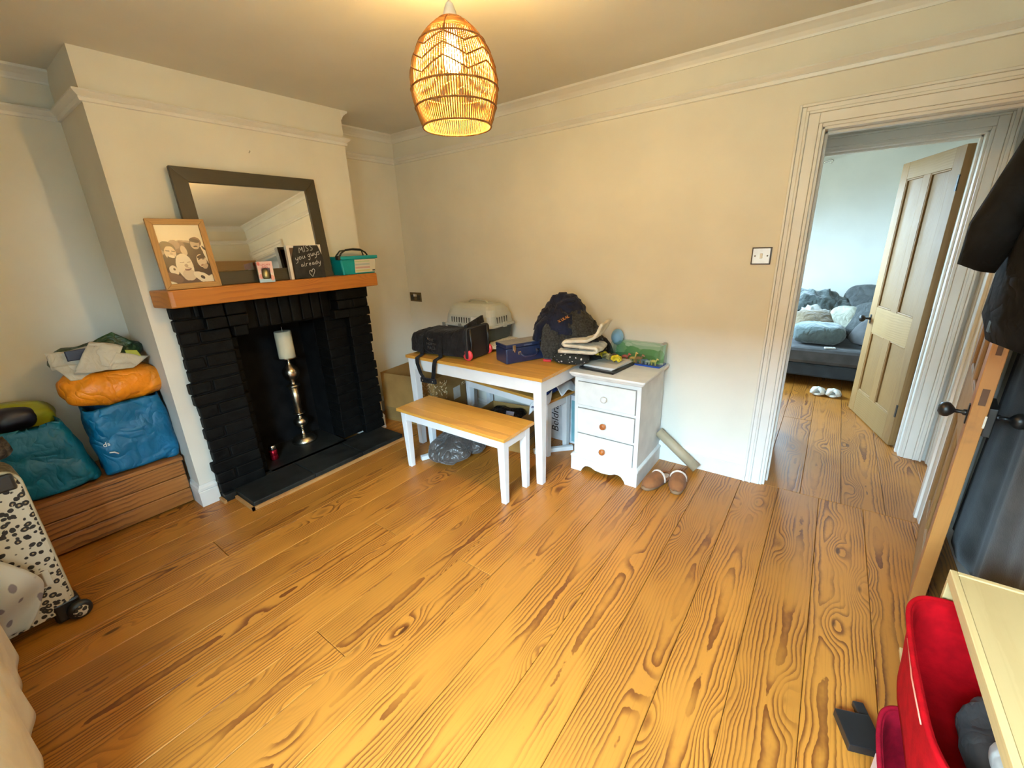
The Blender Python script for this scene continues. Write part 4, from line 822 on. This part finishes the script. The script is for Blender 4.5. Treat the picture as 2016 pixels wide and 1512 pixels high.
# paper tube behind the chest
KR = mat('kraft_paper_tube', (.42, .33, .21), .55, var=.06); tb = thing('parcel_tube', 'beige parcel tube propped on the skirting behind the white chest', 'tube', (2.80, -.075, .033))
b = MB(); dirv = Vector((-.27, .012, .20)); b.tube([(0, 0, 0), dirv * .5, dirv], .031, 24, False); b.build('tube', KR, tb, solid=.003)
MB().tube([dirv * .03, dirv * .06], .029, 24).build('end_plug', BLACKP, tb)
# slippers
SUED = mat('tan_suede', (.22, .078, .022), .85, var=.25, sc=14, bump=.3, bsc=120, sheen=.05); SOLE = mat('brown_rubber_sole', (.22, .12, .055), .7); FLE = mat('cream_shearling', (.66, .52, .42), .95, var=.15, sc=60, bump=1, bsc=140)
def slipper(x, y, rz, lab):
    t = thing('slipper', lab, 'slipper', (x, y, 0), rz)
    def foot(s_, z): 
        o = []
        for i in range(36):
            a = 2 * PI * i / 36; yy = math.cos(a) * .135; w = .041 + .011 * math.cos(a * 1) * (1 if math.cos(a) > 0 else .3)
            o.append((s_ * w * math.copysign(abs(math.sin(a)) ** .8, math.sin(a)), s_ * yy, z))
        return o
    b = MB(); b.loft([foot(.98, .001), foot(1.02, .006), foot(1.0, .02), foot(.97, .022)]); b.build('sole', SOLE, t, smooth=True)
    # upper: domed toe half (local +y is the toe)
    b = MB()
    def up(u, v):
        a = PI * u; yy = -.012 + v * .142; k = math.sqrt(max(0, 1 - (max(0, v - .15) / .87) ** 2.6)); w = (.046 + .006 * math.sin(PI * min(1, v * 1.1))) * (k if v > .15 else 1)
        h = .060 * (1 - .42 * v) * max(.1, k) 
        return (-w * math.cos(a), yy, .02 + h * math.sin(a) ** .75)
    b.grid(24, 18, up); b.build('upper', SUED, t, solid=.004)
    b = MB(); b.loft([foot(.90, .0225), foot(.87, .026)]); b.v = [(x, min(y, .01), z) for x, y, z in b.v]; b.build('insole', FLE, t, smooth=True)
    MB().tube([(-.047 * math.cos(a), -.014 - .002 * math.sin(a), .022 + .062 * math.sin(a) ** .75 if math.sin(a) > 0 else .022) for a in [PI * q / 20 for q in range(21)]], .007, 8).noise(.002, 90, 2).build('cuff', FLE, t)
    MB().tube([(.047 * math.cos(a), -.014 - .115 * math.sin(a), .03) for a in [PI * q / 20 for q in range(21)]], .009, 8).noise(.002, 90, 3).build('heel_band', SUED, t)
    return t
slipper(2.628, -.345, R(162), 'tan suede mule slipper turned at an angle against the white chest')
slipper(2.742, -.285, R(190), 'tan suede mule slipper standing clear of the chest beside its pair')

# ================================================================== left alcove
pcst = thing('pine_blanket_box', 'brown stained pine blanket box in the alcove under the shopping bags', 'blanket box', (.06, -2.60, 0))
for i in range(3):
    MB().box(.176, .196, -.48, .455, .012 + i * .096, .012 + (i + 1) * .096 - .004).build('front_plank', CHESTW, pcst, bevel=.005)
MB().box(-.19, .175, .435, .455, .01, .30).build('end_board', CHESTW, pcst); MB().box(-.19, .175, -.48, -.46, .01, .30).build('end_board', CHESTW, pcst); MB().box(-.19, -.175, -.46, .435, .01, .30).build('back_board', CHESTW, pcst)
for i in range(3): MB().box(-.195 + i * .134, -.195 + (i + 1) * .134 - .002, -.485, .46, .301, .325).build('lid_plank', CHESTW, pcst, bevel=.003)
PZ = .3265
BLUB = mat('blue_woven_polypropylene', (.0, .13, .27), .45, var=.12, sc=7, crease=1); TEALB = mat('teal_woven_polypropylene', (.0, .14, .26), .45, var=.12, sc=7, crease=1); ORB = mat('orange_woven_polypropylene', (.84, .25, .006), .45, var=.15, sc=7, crease=1); WPR = mat('white_print', (.7, .7, .68), .5)
GRPB = 'shopping bags on the blanket box'
b1_ = thing('blue_shopping_bag', 'full blue shopping bag beside the chimney breast under an orange bag', 'shopping bag', (.10, -2.305, PZ), R(88), GRPB)
bag(.34, .27, .40, .33, .26, 3, .014, 6, 5).build('body', BLUB, b1_)
MB().tube([(.165, -.02, .33), (.19, -.03, .30), (.215, -.03, .25), (.20, -.03, .21), (.168, -.02, .22)], .004, 8).build('handle', mat('dark_green_webbing', (.01, .05, .05), .7), b1_)
text('lettering', "ds", .035, WPR, b1_, frameM((-.13, -.152, .20), (1, 0, .0), (0, 0, 1)), .001)
MB().tube([(-.13, -.152, .15), (-.11, -.153, .145), (-.095, -.152, .13)], .004, 6).build('printed_swoosh', WPR, b1_)
b2_ = thing('teal_shopping_bag', 'slumped teal shopping bag leaning between the suitcase and the blue bag', 'shopping bag', (.10, -2.655, PZ), R(92), GRPB)
bag(.31, .26, .37, .26, .24, 8, .016, 5.5, 4.5, lean=(-.055, .0)).build('body', TEALB, b2_)
b3_ = thing('orange_shopping_bag', 'orange shopping bag lying on its side across the blue bag', 'shopping bag', (.105, -2.32, PZ + .375), R(90), GRPB)
b = blob(.46, .30, .215, 3.6, 60, 22, 2.6); b.noise(.02, 5.5, 41, True); b.xf(Matrix.Rotation(R(3), 4, 'Y')); b.build('body', ORB, b3_)
text('lettering', 'Sa', .05, mat('pale_orange_print', (.85, .55, .25), .5), b3_, frameM((.15, -.11, .175), (1, 0, -.2), (0, .7, .7)), .003)
b4_ = thing('crumpled_carrier_bag', 'crumpled white and dark green carrier bag on top of the orange bag', 'carrier bag', (.06, -2.33, PZ + .585), R(90), GRPB)
GRNB = mat('dark_green_plastic', (.012, .045, .012), .4, var=.3, sc=12, crease=1, csc=10); WHB = mat('grubby_white_plastic', (.52, .46, .34), .5, var=.12, sc=9, crease=.8, csc=9); LIMB = mat('lime_plastic', (.32, .34, .02), .4); NVB = mat('navy_plastic', (.01, .012, .03), .4)
def crump(poly, m_, seed, nm, amp=.014, th=.004):
    c0, c1, c2, c3 = (Vector(p) for p in poly)
    def f(u, v):
        p = (c0 * (1 - u) + c1 * u) * (1 - v) + (c3 * (1 - u) + c2 * u) * v
        n_ = noise.noise_vector(p * 9 + Vector((seed, seed, 0))); return p + n_ * amp
    MB().grid(14, 10, f).build(nm, m_, b4_, solid=th)
b = blob(.40, .20, .13, 2.6, 44, 14); b.noise(.02, 8, 51, True); b.build('body', GRNB, b4_)
crump([(-.20, -.06, .13), (.02, -.07, .15), (.0, -.10, .05), (-.20, -.09, .05)], WHB, 1, 'white_panel')
crump([(-.19, -.095, .06), (-.02, -.11, .06), (-.05, -.13, -.01), (-.14, -.13, -.01)], WHB, 2, 'white_panel')
crump([(-.02, -.10, .17), (.10, -.12, .12), (.02, -.155, .01), (-.12, -.155, .02)], WHB, 3, 'white_panel')
crump([(.06, -.13, .09), (.20, -.14, .05), (.10, -.16, .0), (-.0, -.16, .02)], WHB, 4, 'white_panel')
crump([(-.13, -.105, .135), (-.01, -.115, .14), (-.02, -.115, .085), (-.13, -.11, .085)], NVB, 5, 'navy_panel', .006)
crump([(.0, -.03, .16), (.09, -.03, .20), (.17, -.06, .12), (.08, -.08, .08)], GRNB, 6, 'green_panel')
crump([(.10, -.135, .10), (.15, -.14, .09), (.16, -.145, .055), (.10, -.14, .05)], LIMB, 7, 'lime_panel', .004)
b5_ = thing('lime_carrier_bag', 'lime green and black carrier bag poking up behind the teal bag', 'carrier bag', (-.01, -2.72, PZ + .30), R(90), GRPB)
b = blob(.34, .20, .17, 2.6, 44, 16); b.noise(.018, 8, 61, True); b.build('body', LIMB, b5_)
b = blob(.18, .15, .13, 3, 36, 14); b.noise(.012, 9, 63); b.xf(Matrix.Translation((-.0, -.045, .038))); b.build('black_panel', NVB, b5_)
# ---- leopard suitcase
LP = N('leopard_print'); cL = LP.coord(); wv = LP.n('TexNoise'); wv.inputs['Scale'].default_value = 22; LP.l(cL, wv.inputs['Vector'])
ad = LP.n('Vector' + 'Math', operation='MULTIPLY_ADD'); LP.l(wv.outputs['Color'], ad.inputs[0]); ad.inputs[1].default_value = (.016, .016, .016); LP.l(cL, ad.inputs[2])
v_ = LP.n('TexVoronoi'); v_.inputs['Scale'].default_value = 44; v_.inputs['Randomness'].default_value = .75; LP.l(ad.outputs[0], v_.inputs['Vector'])
dd = v_.outputs['Distance']; ring = LP.math('MULTIPLY', LP.maprange(dd, .13, .19), LP.maprange(dd, .44, .50, 1, 0)); br = LP.maprange(LP.noise(cL, 60, 1), .27, .33)
c_ = LP.mix(LP.maprange(dd, .18, .26, 1, 0), (.60, .53, .40), (.36, .25, .13)); LP.l(LP.mix(LP.math('MULTIPLY', ring, br), c_, (.015, .011, .009)), LP.b.inputs['Base Color']); LP.b.inputs['Roughness'].default_value = .7
LEO = LP.m; FURG = mat('taupe_fleece_gusset', (.17, .145, .09), .95, var=.35, sc=60, bump=1, bsc=110)
sc_ = thing('leopard_suitcase', 'upright leopard print suitcase on wheels at the end of the blanket box', 'suitcase', (.79, -3.02, 0), R(93))
# local x along the case width (world +y), local -y faces the room (world +x)
def yr(w, h, y, r=.06): return [(x, y, z + .055 + h / 2) for x, z in rrect(w, h, r, 6)]
b = MB(); b.loft([yr(.46, .66, .10), yr(.48, .68, .085), yr(.48, .68, -.07), yr(.465, .665, -.085)]); b.build('gusset', FURG, sc_)
b = MB(); b.loft([yr(.47, .67, -.0855), yr(.462, .662, -.094), yr(.44, .64, -.098)]); b.build('front_panel', LEO, sc_)
b = MB(); b.tube([(x * .985, -.088, z + .055 + .34) for x, z in rrect(.475, .675, .06, 6)] + [(rrect(.475, .675, .06, 6)[0][0] * .985, -.088, rrect(.475, .675, .06, 6)[0][1] + .395)], .006, 8, False); b.build('piping', mat('beige_piping', (.45, .38, .25), .6), sc_)
for s in (-1, 1):
    MB().box(s * .205 - .045, s * .205 + .045, -.10, -.03, .004, .10).build('wheel_housing', BLACKP, sc_, bevel=.012)
    w_ = MB().lathe([(.008, -.016), (.034, -.016), (.04, -.009), (.04, .009), (.034, .016), (.008, .016)], 28).xf(Matrix.Translation((s * .235, -.118, .0415)) @ Matrix.Rotation(R(90), 4, 'X')).build('wheel', BLACKP, sc_)
    MB().lathe([(.002, 0), (.022, 0), (.026, .004), (.02, .008), (.002, .009)], 24).xf(Matrix.Translation((s * .235, -.134, .0415)) @ Matrix.Rotation(R(90), 4, 'X')).build('hub_cap', LEO, w_)
MB().box(.03, .20, -.106, -.097, .205, .275).build('luggage_label', printmat('luggage_label_print', (.62, .58, .48), [('b', .62, .5, .28, .5, 0, (.25, .18, .11))], .4, 'Generated', ('X', 'Z')), sc_, bevel=.002)
MB().box(.10, .22, -.112, -.09, .655, .725).build('corner_guard', BLACKP, sc_, bevel=.01)
MB().tube([(-.08, 0, .738), (-.07, 0, .775), (0, 0, .785), (.07, 0, .775), (.08, 0, .738)], .011, 10).build('grab_handle', BLACKP, sc_)
ff = thing('faux_fur_scarf', 'dark faux fur scarf with a pale toggle lying on the leopard suitcase', 'scarf', (.76, -2.905, .7405), R(90))
b = blob(.24, .22, .10, 2.4, 40, 16); b.noise(.022, 20, 3, True); flat0(b).build('fur', mat('dark_faux_fur', (.045, .036, .028), .95, var=.9, sc=50, bump=1, bsc=160), ff)
b = MB(); b.tube([(.055, -.115, .03), (.06, -.122, .005), (.065, -.122, -.012)], [.009, .011, .009], 12); b.build('toggle', mat('pale_wood_toggle', (.60, .47, .28), .5), ff)
FTH = N('feather_print_cotton'); mp = FTH.mapping(FTH.coord(), (1, 1, .55), rot=(.4, .3, .6)); v_ = FTH.n('TexVoronoi'); v_.inputs['Scale'].default_value = 15; v_.inputs['Randomness'].default_value = .8; FTH.l(mp, v_.inputs['Vector'])
FTH.l(FTH.mix(FTH.maprange(FTH.math('ADD', v_.outputs['Distance'], FTH.math('MULTIPLY', FTH.noise(FTH.coord(), 50, 3), .12)), .20, .26, .85, 0), (.62, .63, .60), (.17, .14, .19)), FTH.b.inputs['Base Color']); FTH.b.inputs['Roughness'].default_value = .85
def scarf(u, v):
    # u across (world y), v down
    y = -3.36 + u * (.42 + .10 * math.sin(v * 3.0)); z = .56 - v * .52 + .10 * (u - .3) * (v - .4); x = .905 + .022 * math.sin(u * 15 + v * 4) + .016 * math.sin(v * 9 + u * 5) + .03 * math.sin(PI * v)
    return (x, y, max(.02, z - .10 * u * (1 - v)))
tag(MB().grid(40, 30, scarf).build('feather_print_scarf', FTH.m, solid=.005), 'white scarf with grey feather print draped down the leopard suitcase', 'scarf')
# cream throw on the low seat by the window
st_ = thing('low_seat', 'low cream upholstered seat below the window, mostly out of view', 'seat', (1.75, -3.29, 0))
MB().box(-.72, .40, -.27, .27, .001, .42).build('base', CREAMF, st_, bevel=.03)
THR = mat('cream_cotton_throw', (.82, .77, .66), .95, var=.06, sc=10, bump=.4, bsc=160)
def thr(u, v):
    x = 1.08 + u * .93; f_ = .006 * math.sin(u * 19) + .006 * math.sin(u * 31 + 1)
    if v < .55: return (x, -3.45 + v / .55 * .455, .436 + .003 * math.sin(u * 20 + v * 9))
    t = (v - .55) / .45; return (x, -2.995 + .018 * min(1, t * 4) + f_ * t, .436 - .33 * t)
th_ = thing('cream_throw', 'cream cotton throw with a frayed hem draped over the low seat', 'throw', (0, 0, 0))
MB().grid(110, 26, thr).build('cloth', THR, th_, solid=.006)
b = MB()
for i in range(60):
    u = .27 + .1 * (i + .5) / 60; p = Vector(thr(u, 1.0)); b.tube([p + Vector((0, 0, .003)), p + Vector((random.uniform(-.006, .006), random.uniform(-.002, .006), -.014))], .0012, 4)
b.build('fringe', THR, th_)['kind'] = 'stuff'

# ================================================================== doors
def pine_door(name, hx, hy, rz, w, h, face, m_stile, m_rail):
    """local x from the hinge; thickness y 0..t; face = side (+1 y=t, -1 y=0) seen by the camera"""
    t = .042; o = bpy.data.objects.new(name, None); COL.objects.link(o); o.location = (hx, hy, .008); o.rotation_euler = (0, 0, rz); struct(o); o.empty_display_size = .05
    sw_ = .105; mid = w / 2
    MB().box(0, sw_, 0, t, 0, h).build('stile', m_stile, o, bevel=.002); MB().box(w - sw_, w, 0, t, 0, h).build('stile', PINEO if m_stile is PINED and face < 0 else m_stile, o, bevel=.002)
    rails = ((0, .20), (.70, .905), (h - .115, h))
    for a, c in rails: MB().box(sw_, w - sw_, .0005, t - .0005, a, c).build('rail', m_rail, o, bevel=.002)
    for a, c in ((.20, .70), (.905, h - .115)):
        MB().box(mid - .045, mid + .045, .0005, t - .0005, a, c).build('muntin', m_stile, o, bevel=.002)
        for p, q in ((sw_, mid - .045), (mid + .045, w - sw_)):
            MB().box(p - .003, q + .003, .014, t - .014, a - .003, c + .003).build('panel', m_stile, o)
            b = MB(); 
            for y0_, y1_ in ((.002, .014), (t - .014, t - .002)):
                b.box(p, p + .012, y0_, y1_, a, c); b.box(q - .012, q, y0_, y1_, a, c); b.box(p + .012, q - .012, y0_, y1_, a, a + .012); b.box(p + .012, q - .012, y0_, y1_, c - .012, c)
            b.build('panel_moulding', m_stile, o, bevel=.004)
    return o, t
K = [(.011, 0), (.011, .012), (.007, .016), (.007, .034), (.016, .040), (.026, .050), (.028, .060), (.024, .072), (.012, .079)]
def knob(o, x, y, z, sgn):
    k = MB().lathe(K, 24).xf(Matrix.Translation((x, y, z)) @ Matrix.Rotation(R(90 * (-sgn)), 4, 'X')).build('door_knob', IRON, o)
    MB().box(x - .012, x + .012, min(y, y + sgn * .004), max(y, y + sgn * .004), z - .04, z + .035).build('knob_plate', IRON, k, bevel=.002)
dA, t = pine_door('door_1', 3.912, -.012, math.atan2(-.722, -.112), .731, 1.965, -1, PINED, PINEX)
knob(dA, .675, 0, .85, -1); knob(dA, .675, t + .022, .85, 1)
MB().box(.585, .735, t, t + .022, .79, .895).build('rim_lock', IRON, dA, bevel=.003)
MB().box(.7315, .7335, .012, .03, .90, .96).build('mortise_patch', mat('dark_stain', (.10, .04, .012), .6), dA)
MB().box(.7315, .7345, t - .004, t + .012, .82, .865).build('latch_bolt', CHROME, dA)
MB().box(.7315, .7332, .014, .028, 1.08, 1.24).build('old_latch_groove', bpy.data.materials['dark_stain'], dA)
dB, t = pine_door('door_2', DX1 - .016, 1.062, math.atan2(.768, -.224), .79, 1.955, 1, PINED, PINEX)
knob(dB, .745, t, .80, 1); knob(dB, .745, 0, .80, -1)
for z in (.22, 1.70): MB().box(-.004, .012, t - .002, t + .004, z, z + .09).build('hinge', IRON, dB)
MB().box(.79, .7925, .008, .034, .93, 1.12).build('lock_plate', mat('flaking_plate', (.45, .45, .43), .4, .6, var=.6, sc=70), dB)
# ================================================================== jacket and shade sheet by the door
jk = thing('black_jacket', 'black jacket hanging on the right wall in front of the pine door', 'jacket', (3.845, -1.02, 1.15))
BJ = mat('black_jacket_cloth', (.006, .006, .007), .85, var=.3, sc=20, spec=.15, crease=.5, csc=8)
def jl(z, cx, cy, w, d): return sring(w, d, 2.6, 40, z, cx, cy)
b = MB(); b.loft([jl(.02, .0, 0, .24, .36), jl(.10, .0, 0, .28, .40), jl(.3, .0, 0, .26, .42), jl(.55, .0, 0, .24, .42), jl(.72, .02, 0, .20, .36), jl(.80, .05, 0, .12, .18), jl(.82, .06, 0, .08, .1)]); b.noise(.014, 6, 2, True); b.smooth = True
b.v = [(min(x, .17), y, z) for x, y, z in b.v]; b.build('body', BJ, jk)
b = MB(); b.tube([(-.02, -.05, .72), (-.09, -.03, .62), (-.135, -.01, .48), (-.172, .0, .34), (-.19, .01, .235)], [.06, .066, .062, .054, .044], 24); b.noise(.008, 9, 7, True); b.build('sleeve', BJ, jk)
b = MB(); b.tube([(0, .17, .72), (-.03, .20, .55), (-.05, .20, .35), (-.06, .2, .2)], [.06, .064, .056, .044], 20); b.noise(.008, 9, 9, True); b.build('sleeve', BJ, jk)
b = MB(); b.tube([(.06 + .055 * math.cos(t), .075 * math.sin(t), .80 + .02 * math.cos(t)) for t in [2 * PI * q / 24 for q in range(25)]], .026, 10, False); b.noise(.006, 14, 4); b.build('collar', BJ, jk)
MB().box(-.128, -.118, -.012, .012, .06, .66).build('zip_placket', BLACKP, jk)
hk = thing('coat_hook', 'black iron coat hook on the right wall holding the black jacket', 'hook', (XR - .001, -1.02, 1.97)); MB().box(-.008, 0, -.015, .015, -.04, .04).build('plate', IRON, hk, bevel=.003); MB().tube([(-.006, 0, 0), (-.05, 0, -.01), (-.075, 0, .01), (-.08, 0, .04)], .006, 8).build('prong', IRON, hk)
GW = mat('charcoal_wall_shade', (.058, .050, .042), .95, var=.25, sc=12, bump=.6, bsc=160, sheen=.2)
def shade_sheet(u, v):
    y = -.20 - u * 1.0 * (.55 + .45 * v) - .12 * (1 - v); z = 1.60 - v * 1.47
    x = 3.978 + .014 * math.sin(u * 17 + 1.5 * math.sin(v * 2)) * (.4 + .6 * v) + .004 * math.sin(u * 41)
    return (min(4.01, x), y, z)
tag(MB().grid(70, 24, shade_sheet).build('wall_shade_sheet', GW, solid=.012), 'dark sheet standing in for the shade on the wall behind the open pine door', 'shade_sheet')  # dark sheet put where the cream wall lies in deep shade
# ================================================================== birch unit with felt bins
ZT, UX, UY0, UY1 = .58, 3.733, -2.35, -1.295
un = thing('birch_storage_unit', 'pale birch low storage unit against the right wall beside the door', 'storage unit', ((UX + 4.003) / 2, (UY0 + UY1) / 2, 0))
cx, cy = (UX + 4.003) / 2, (UY0 + UY1) / 2
def U(b, n_, bev=.002): return b.xf(Matrix.Translation((-cx, -cy, 0))).build(n_, BIRCH, un, bevel=bev)
U(MB().box(UX + .016, 3.987, UY0 + .016, UY1 - .016, ZT - .022, ZT - .003), 'top_panel')
U(MB().box(UX, UX + .015, UY0, UY1, ZT - .035, ZT), 'front_edging'); U(MB().box(3.988, 4.003, UY0, UY1, ZT - .035, ZT), 'back_edging')
U(MB().box(UX + .0155, 3.9875, UY1 - .015, UY1, ZT - .035, ZT), 'end_edging'); U(MB().box(UX + .0155, 3.9875, UY0, UY0 + .015, ZT - .035, ZT), 'end_edging')
U(MB().box(UX, 4.003, UY1 - .016, UY1, .001, ZT - .036), 'end_panel'); U(MB().box(UX, 4.003, UY0, UY0 + .016, .001, ZT - .036), 'end_panel'); U(MB().box(3.993, 4.003, UY0 + .017, UY1 - .017, .001, ZT - .036), 'back_panel')
U(MB().box(UX - .05, 3.992, UY0 + .017, UY1 - .017, .255, .270), 'shelf')
def felt_bin(name, lab, x, y, z, w, d, h, m_, lean, seed, contents):
    t = thing(name, lab, 'fabric bin', (x, y, z))
    L_ = []
    for j in range(9):
        q = j / 8; L_.append(sring(w * (.94 + .06 * q), d * (.93 + .07 * q), 5, 56, h * q, lean * q, 0))
    for j in range(8, 0, -1):
        q = j / 8; L_.append(sring(w * (.94 + .06 * q) - .014, d * (.93 + .07 * q) - .014, 5, 56, max(.006, h * q - (.004 if j < 8 else 0)), lean * q, 0))
    b = MB(); b.loft(L_); b.noise(.006, 5, seed); b.smooth = True; flat0(b).build('bin', m_, t)
    b = MB(); b.tube(sring(w + .004, d + .004, 5, 56, h, lean, 0) + [sring(w + .004, d + .004, 5, 56, h, lean, 0)[0]], .006, 8, False); b.noise(.006, 5, seed); b.build('rim', m_, t)
    return t
REDF = mat('red_felt', (.40, .002, .005), .95, var=.15, sc=30, bump=.5, bsc=200, spec=.1); MAGF = mat('crimson_felt', (.24, .003, .012), .95, var=.2, sc=30, bump=.5, bsc=200, spec=.1)
fb = felt_bin('felt_bin', 'tall red felt bin sticking out of the upper shelf of the birch unit', 3.80, -1.63, .271, .29, .58, .225, REDF, -.008, 3, None)
MB().tube([(-.151, .13, .19), (-.154, .0, .185), (-.152, -.13, .19)], .0022, 6).build('stitching', mat('pale_red_thread', (.75, .25, .15), .7), fb)
fc = felt_bin('felt_bin', 'crimson felt bin with a pale patch on the floor level of the birch unit', 3.785, -1.78, .001, .29, .58, .215, MAGF, -.012, 5, None)
MB().box(-.166, -.160, -.06, .03, .07, .19).xf(Matrix.Translation((.005, .1, 0))).build('pale_patch', mat('pale_pink_patch', (.72, .5, .42), .8), fc)
b = blob(.16, .36, .10, 2.6, 40, 14); b.noise(.014, 10, 4, True); tag(b.build('grey_toy_bundle', fabric('dark_grey_cotton', (.05, .045, .042)), loc=(3.83, -1.66, .285)), 'bundle of dark grey cloth lying inside the red felt bin', 'cloth')
b = blob(.07, .12, .05, 2.4, 28, 12); tag(b.build('white_soft_toy', fabric('off_white_cotton', (.5, .46, .40)), loc=(3.80, -1.74, .40)), 'small off white soft toy on the grey cloth in the red bin', 'soft toy')
bk = thing('black_card_folder', 'black card folder standing on the floor beside the crimson bin', 'folder', (3.625, -1.45, .001), R(20))
MB().box(-.05, .045, -.06, .05, 0, .03).build('folder', BLACKP, bk, bevel=.002); MB().box(.02, .05, .055, .10, 0, .02).build('flap', BLACKP, bk, bevel=.002)

# ================================================================== bedroom
CORD = mat('dark_grey_cord', (.075, .072, .072), .9, var=.2, sc=10, bump=.4, bsc=120, sheen=.1); SOFB = mat('dark_blue_grey_base', (.035, .042, .05), .85, var=.15)
so = thing('sofa_bed', 'dark grey corduroy sofa bed against the far bedroom wall', 'sofa bed', (3.45, 2.88, 0))
MB().box(-.95, .95, -.56, .50, .10, .235).build('base', SOFB, so, bevel=.02)
MB().box(-.95, .95, -.58, .50, .236, .40).build('mattress', CORD, so, bevel=.035)
MB().box(-.95, .95, .30, .54, .40, .70).build('backrest', CORD, so, bevel=.05)
for x in (-.85, .85):
    for y in (-.48, .42): MB().box(x - .03, x + .03, y - .03, y + .03, .001, .10).build('foot', BLACKP, so)
GRC = fabric('grey_velour', (.085, .09, .088), .2); SAGE = fabric('sage_grey_fleece', (.12, .155, .15), .15, sheen=.5)
SZ = .401
def cushion(name, lab, cat, m_, x, y, z, w, h, th, rx, rz, seed=1, p=3.2):
    b = blob(w, h, th, p, 44, 14, 1.8); b.noise(.006, 9, seed); b.xf(Matrix.Translation((0, 0, -th / 2)))
    o = b.build(name, m_, loc=(x, y, z), rot=(rx, 0, rz)); return tag(o, lab, cat, 'bedding on the sofa bed')
b = blob(.46, .34, .21, 3.6, 56, 20, 2.8); b.noise(.012, 7, 3, True); tag(flat0(b).build('folded_blanket', SAGE, loc=(3.29, 2.56, SZ), rot=(0, 0, R(4))), 'plump folded sage grey fleece blanket on the front of the sofa bed', 'blanket', 'bedding on the sofa bed')
b = heap(.42, .20, .20, 33, .05, 7, 80, 20, 2.0, .25); tag(b.build('rumpled_duvet', fabric('dark_sage_velvet', (.07, .085, .08), .3, sheen=.5), loc=(3.20, 3.14, SZ + .26)), 'rumpled dark sage duvet heaped along the back of the sofa bed', 'duvet', 'bedding on the sofa bed')
b = heap(.32, .18, .16, 43, .03, 8, 60, 16); tag(b.build('white_sheet', fabric('white_sheeting', (.55, .54, .5)), loc=(3.16, 3.0, SZ + .17)), 'crumpled white sheet between the duvet and folded blanket', 'sheet', 'bedding on the sofa bed')
cushion('brown_cushion', 'olive brown velvet cushion squashed behind the folded blanket', 'cushion', fabric('olive_velvet', (.17, .12, .065), .2, sheen=.4), 3.24, 2.80, SZ + .19, .36, .34, .14, R(35), R(8), 4)
cushion('cream_cushion', 'cream checked cushion standing on its corner among grey cushions', 'cushion', fabric('cream_check', (.40, .39, .31), .2), 3.49, 2.84, SZ + .23, .28, .28, .10, R(62), R(-20), 5)
cushion('grey_cushion', 'grey cord cushion propped at the back beside the duvet', 'cushion', GRC, 3.66, 3.10, SZ + .36, .42, .42, .14, R(65), R(-12), 6)
cushion('grey_cushion', 'large dark grey cushion leaning behind the sage blanket end', 'cushion', GRC, 3.72, 2.74, SZ + .22, .48, .44, .15, R(58), R(-30), 7)
cushion('grey_cushion', 'striped dark grey cushion lying at the front near the pine door', 'cushion', CORD, 3.76, 2.52, SZ + .175, .40, .40, .14, R(38), R(-35), 8)
rm = thing('remote_control', 'small white remote control on the sofa bed edge', 'remote', (3.42, 2.345, SZ), R(15)); MB().box(-.045, .045, -.018, .018, 0, .016).build('body', WHITE, rm, bevel=.005); MB().lathe([(.005, .016), (.004, .0175)], 10, .02, 0).build('button', BLACKP, rm)
WFUR = mat('white_fluffy', (.74, .70, .62), .95, var=.1, sc=40, bump=1, bsc=120)
for x, lb_ in ((3.395, 'white fluffy cross strap slipper nearest the bedroom door frame'), (3.515, 'white fluffy cross strap slipper nearest the open bedroom door')):
    t = thing('fluffy_slipper', lb_, 'slipper', (x, 2.13, 0), R(-4))
    b = blob(.10, .25, .03, 2.3, 36, 8, 3); flat0(b, .001).build('sole', WFUR, t)
    for s in (-1, 1): MB().tube([(s * .05, -.02, .018), (s * .035, -.035, .055), (0, -.06, .07), (-s * .03, -.085, .055), (-s * .048, -.10, .018)], .021, 12, True, .7).noise(.003, 50, 2).build('strap', WFUR, t)
cr = thing('curtain_rod', 'silver curtain rod with a curled finial on the bedroom wall', 'curtain rod', (2.55, BYE - .06, 2.22))
MB().tube([(-.6, 0, 0), (.50, 0, 0)], .009, 12).build('rod', CHROME, cr)
MB().tube([(.50, 0, 0), (.53, 0, .01), (.565, 0, .022), (.585, 0, .012), (.575, 0, -.008), (.555, 0, -.004)], [.009, .011, .012, .011, .009, .006], 10).build('finial', CHROME, cr)
for x in (-.5, .42): MB().tube([(x, 0, 0), (x, .058, 0)], .006, 8).build('bracket', CHROME, cr)

# unseen curtains added beside the rear window to keep daylight off the left alcove
CUR = fabric('added_curtain', (.60, .52, .38), .1)
for x0, x1, lb_ in ((1.86, 2.44, 'added cream curtain blocking daylight on the chimney side of the window'), (3.80, 3.99, 'added unseen cream curtain on the door side of the window')):
    n_ = int((x1 - x0) / .05)
    tag(MB().grid(n_ * 8, 6, lambda u, v: (x0 + (x1 - x0) * u, YR + .085 + .06 * math.sin(u * n_ * PI) , .47 + 1.75 * v)).build('curtain', CUR, solid=.004), lb_, 'curtain')
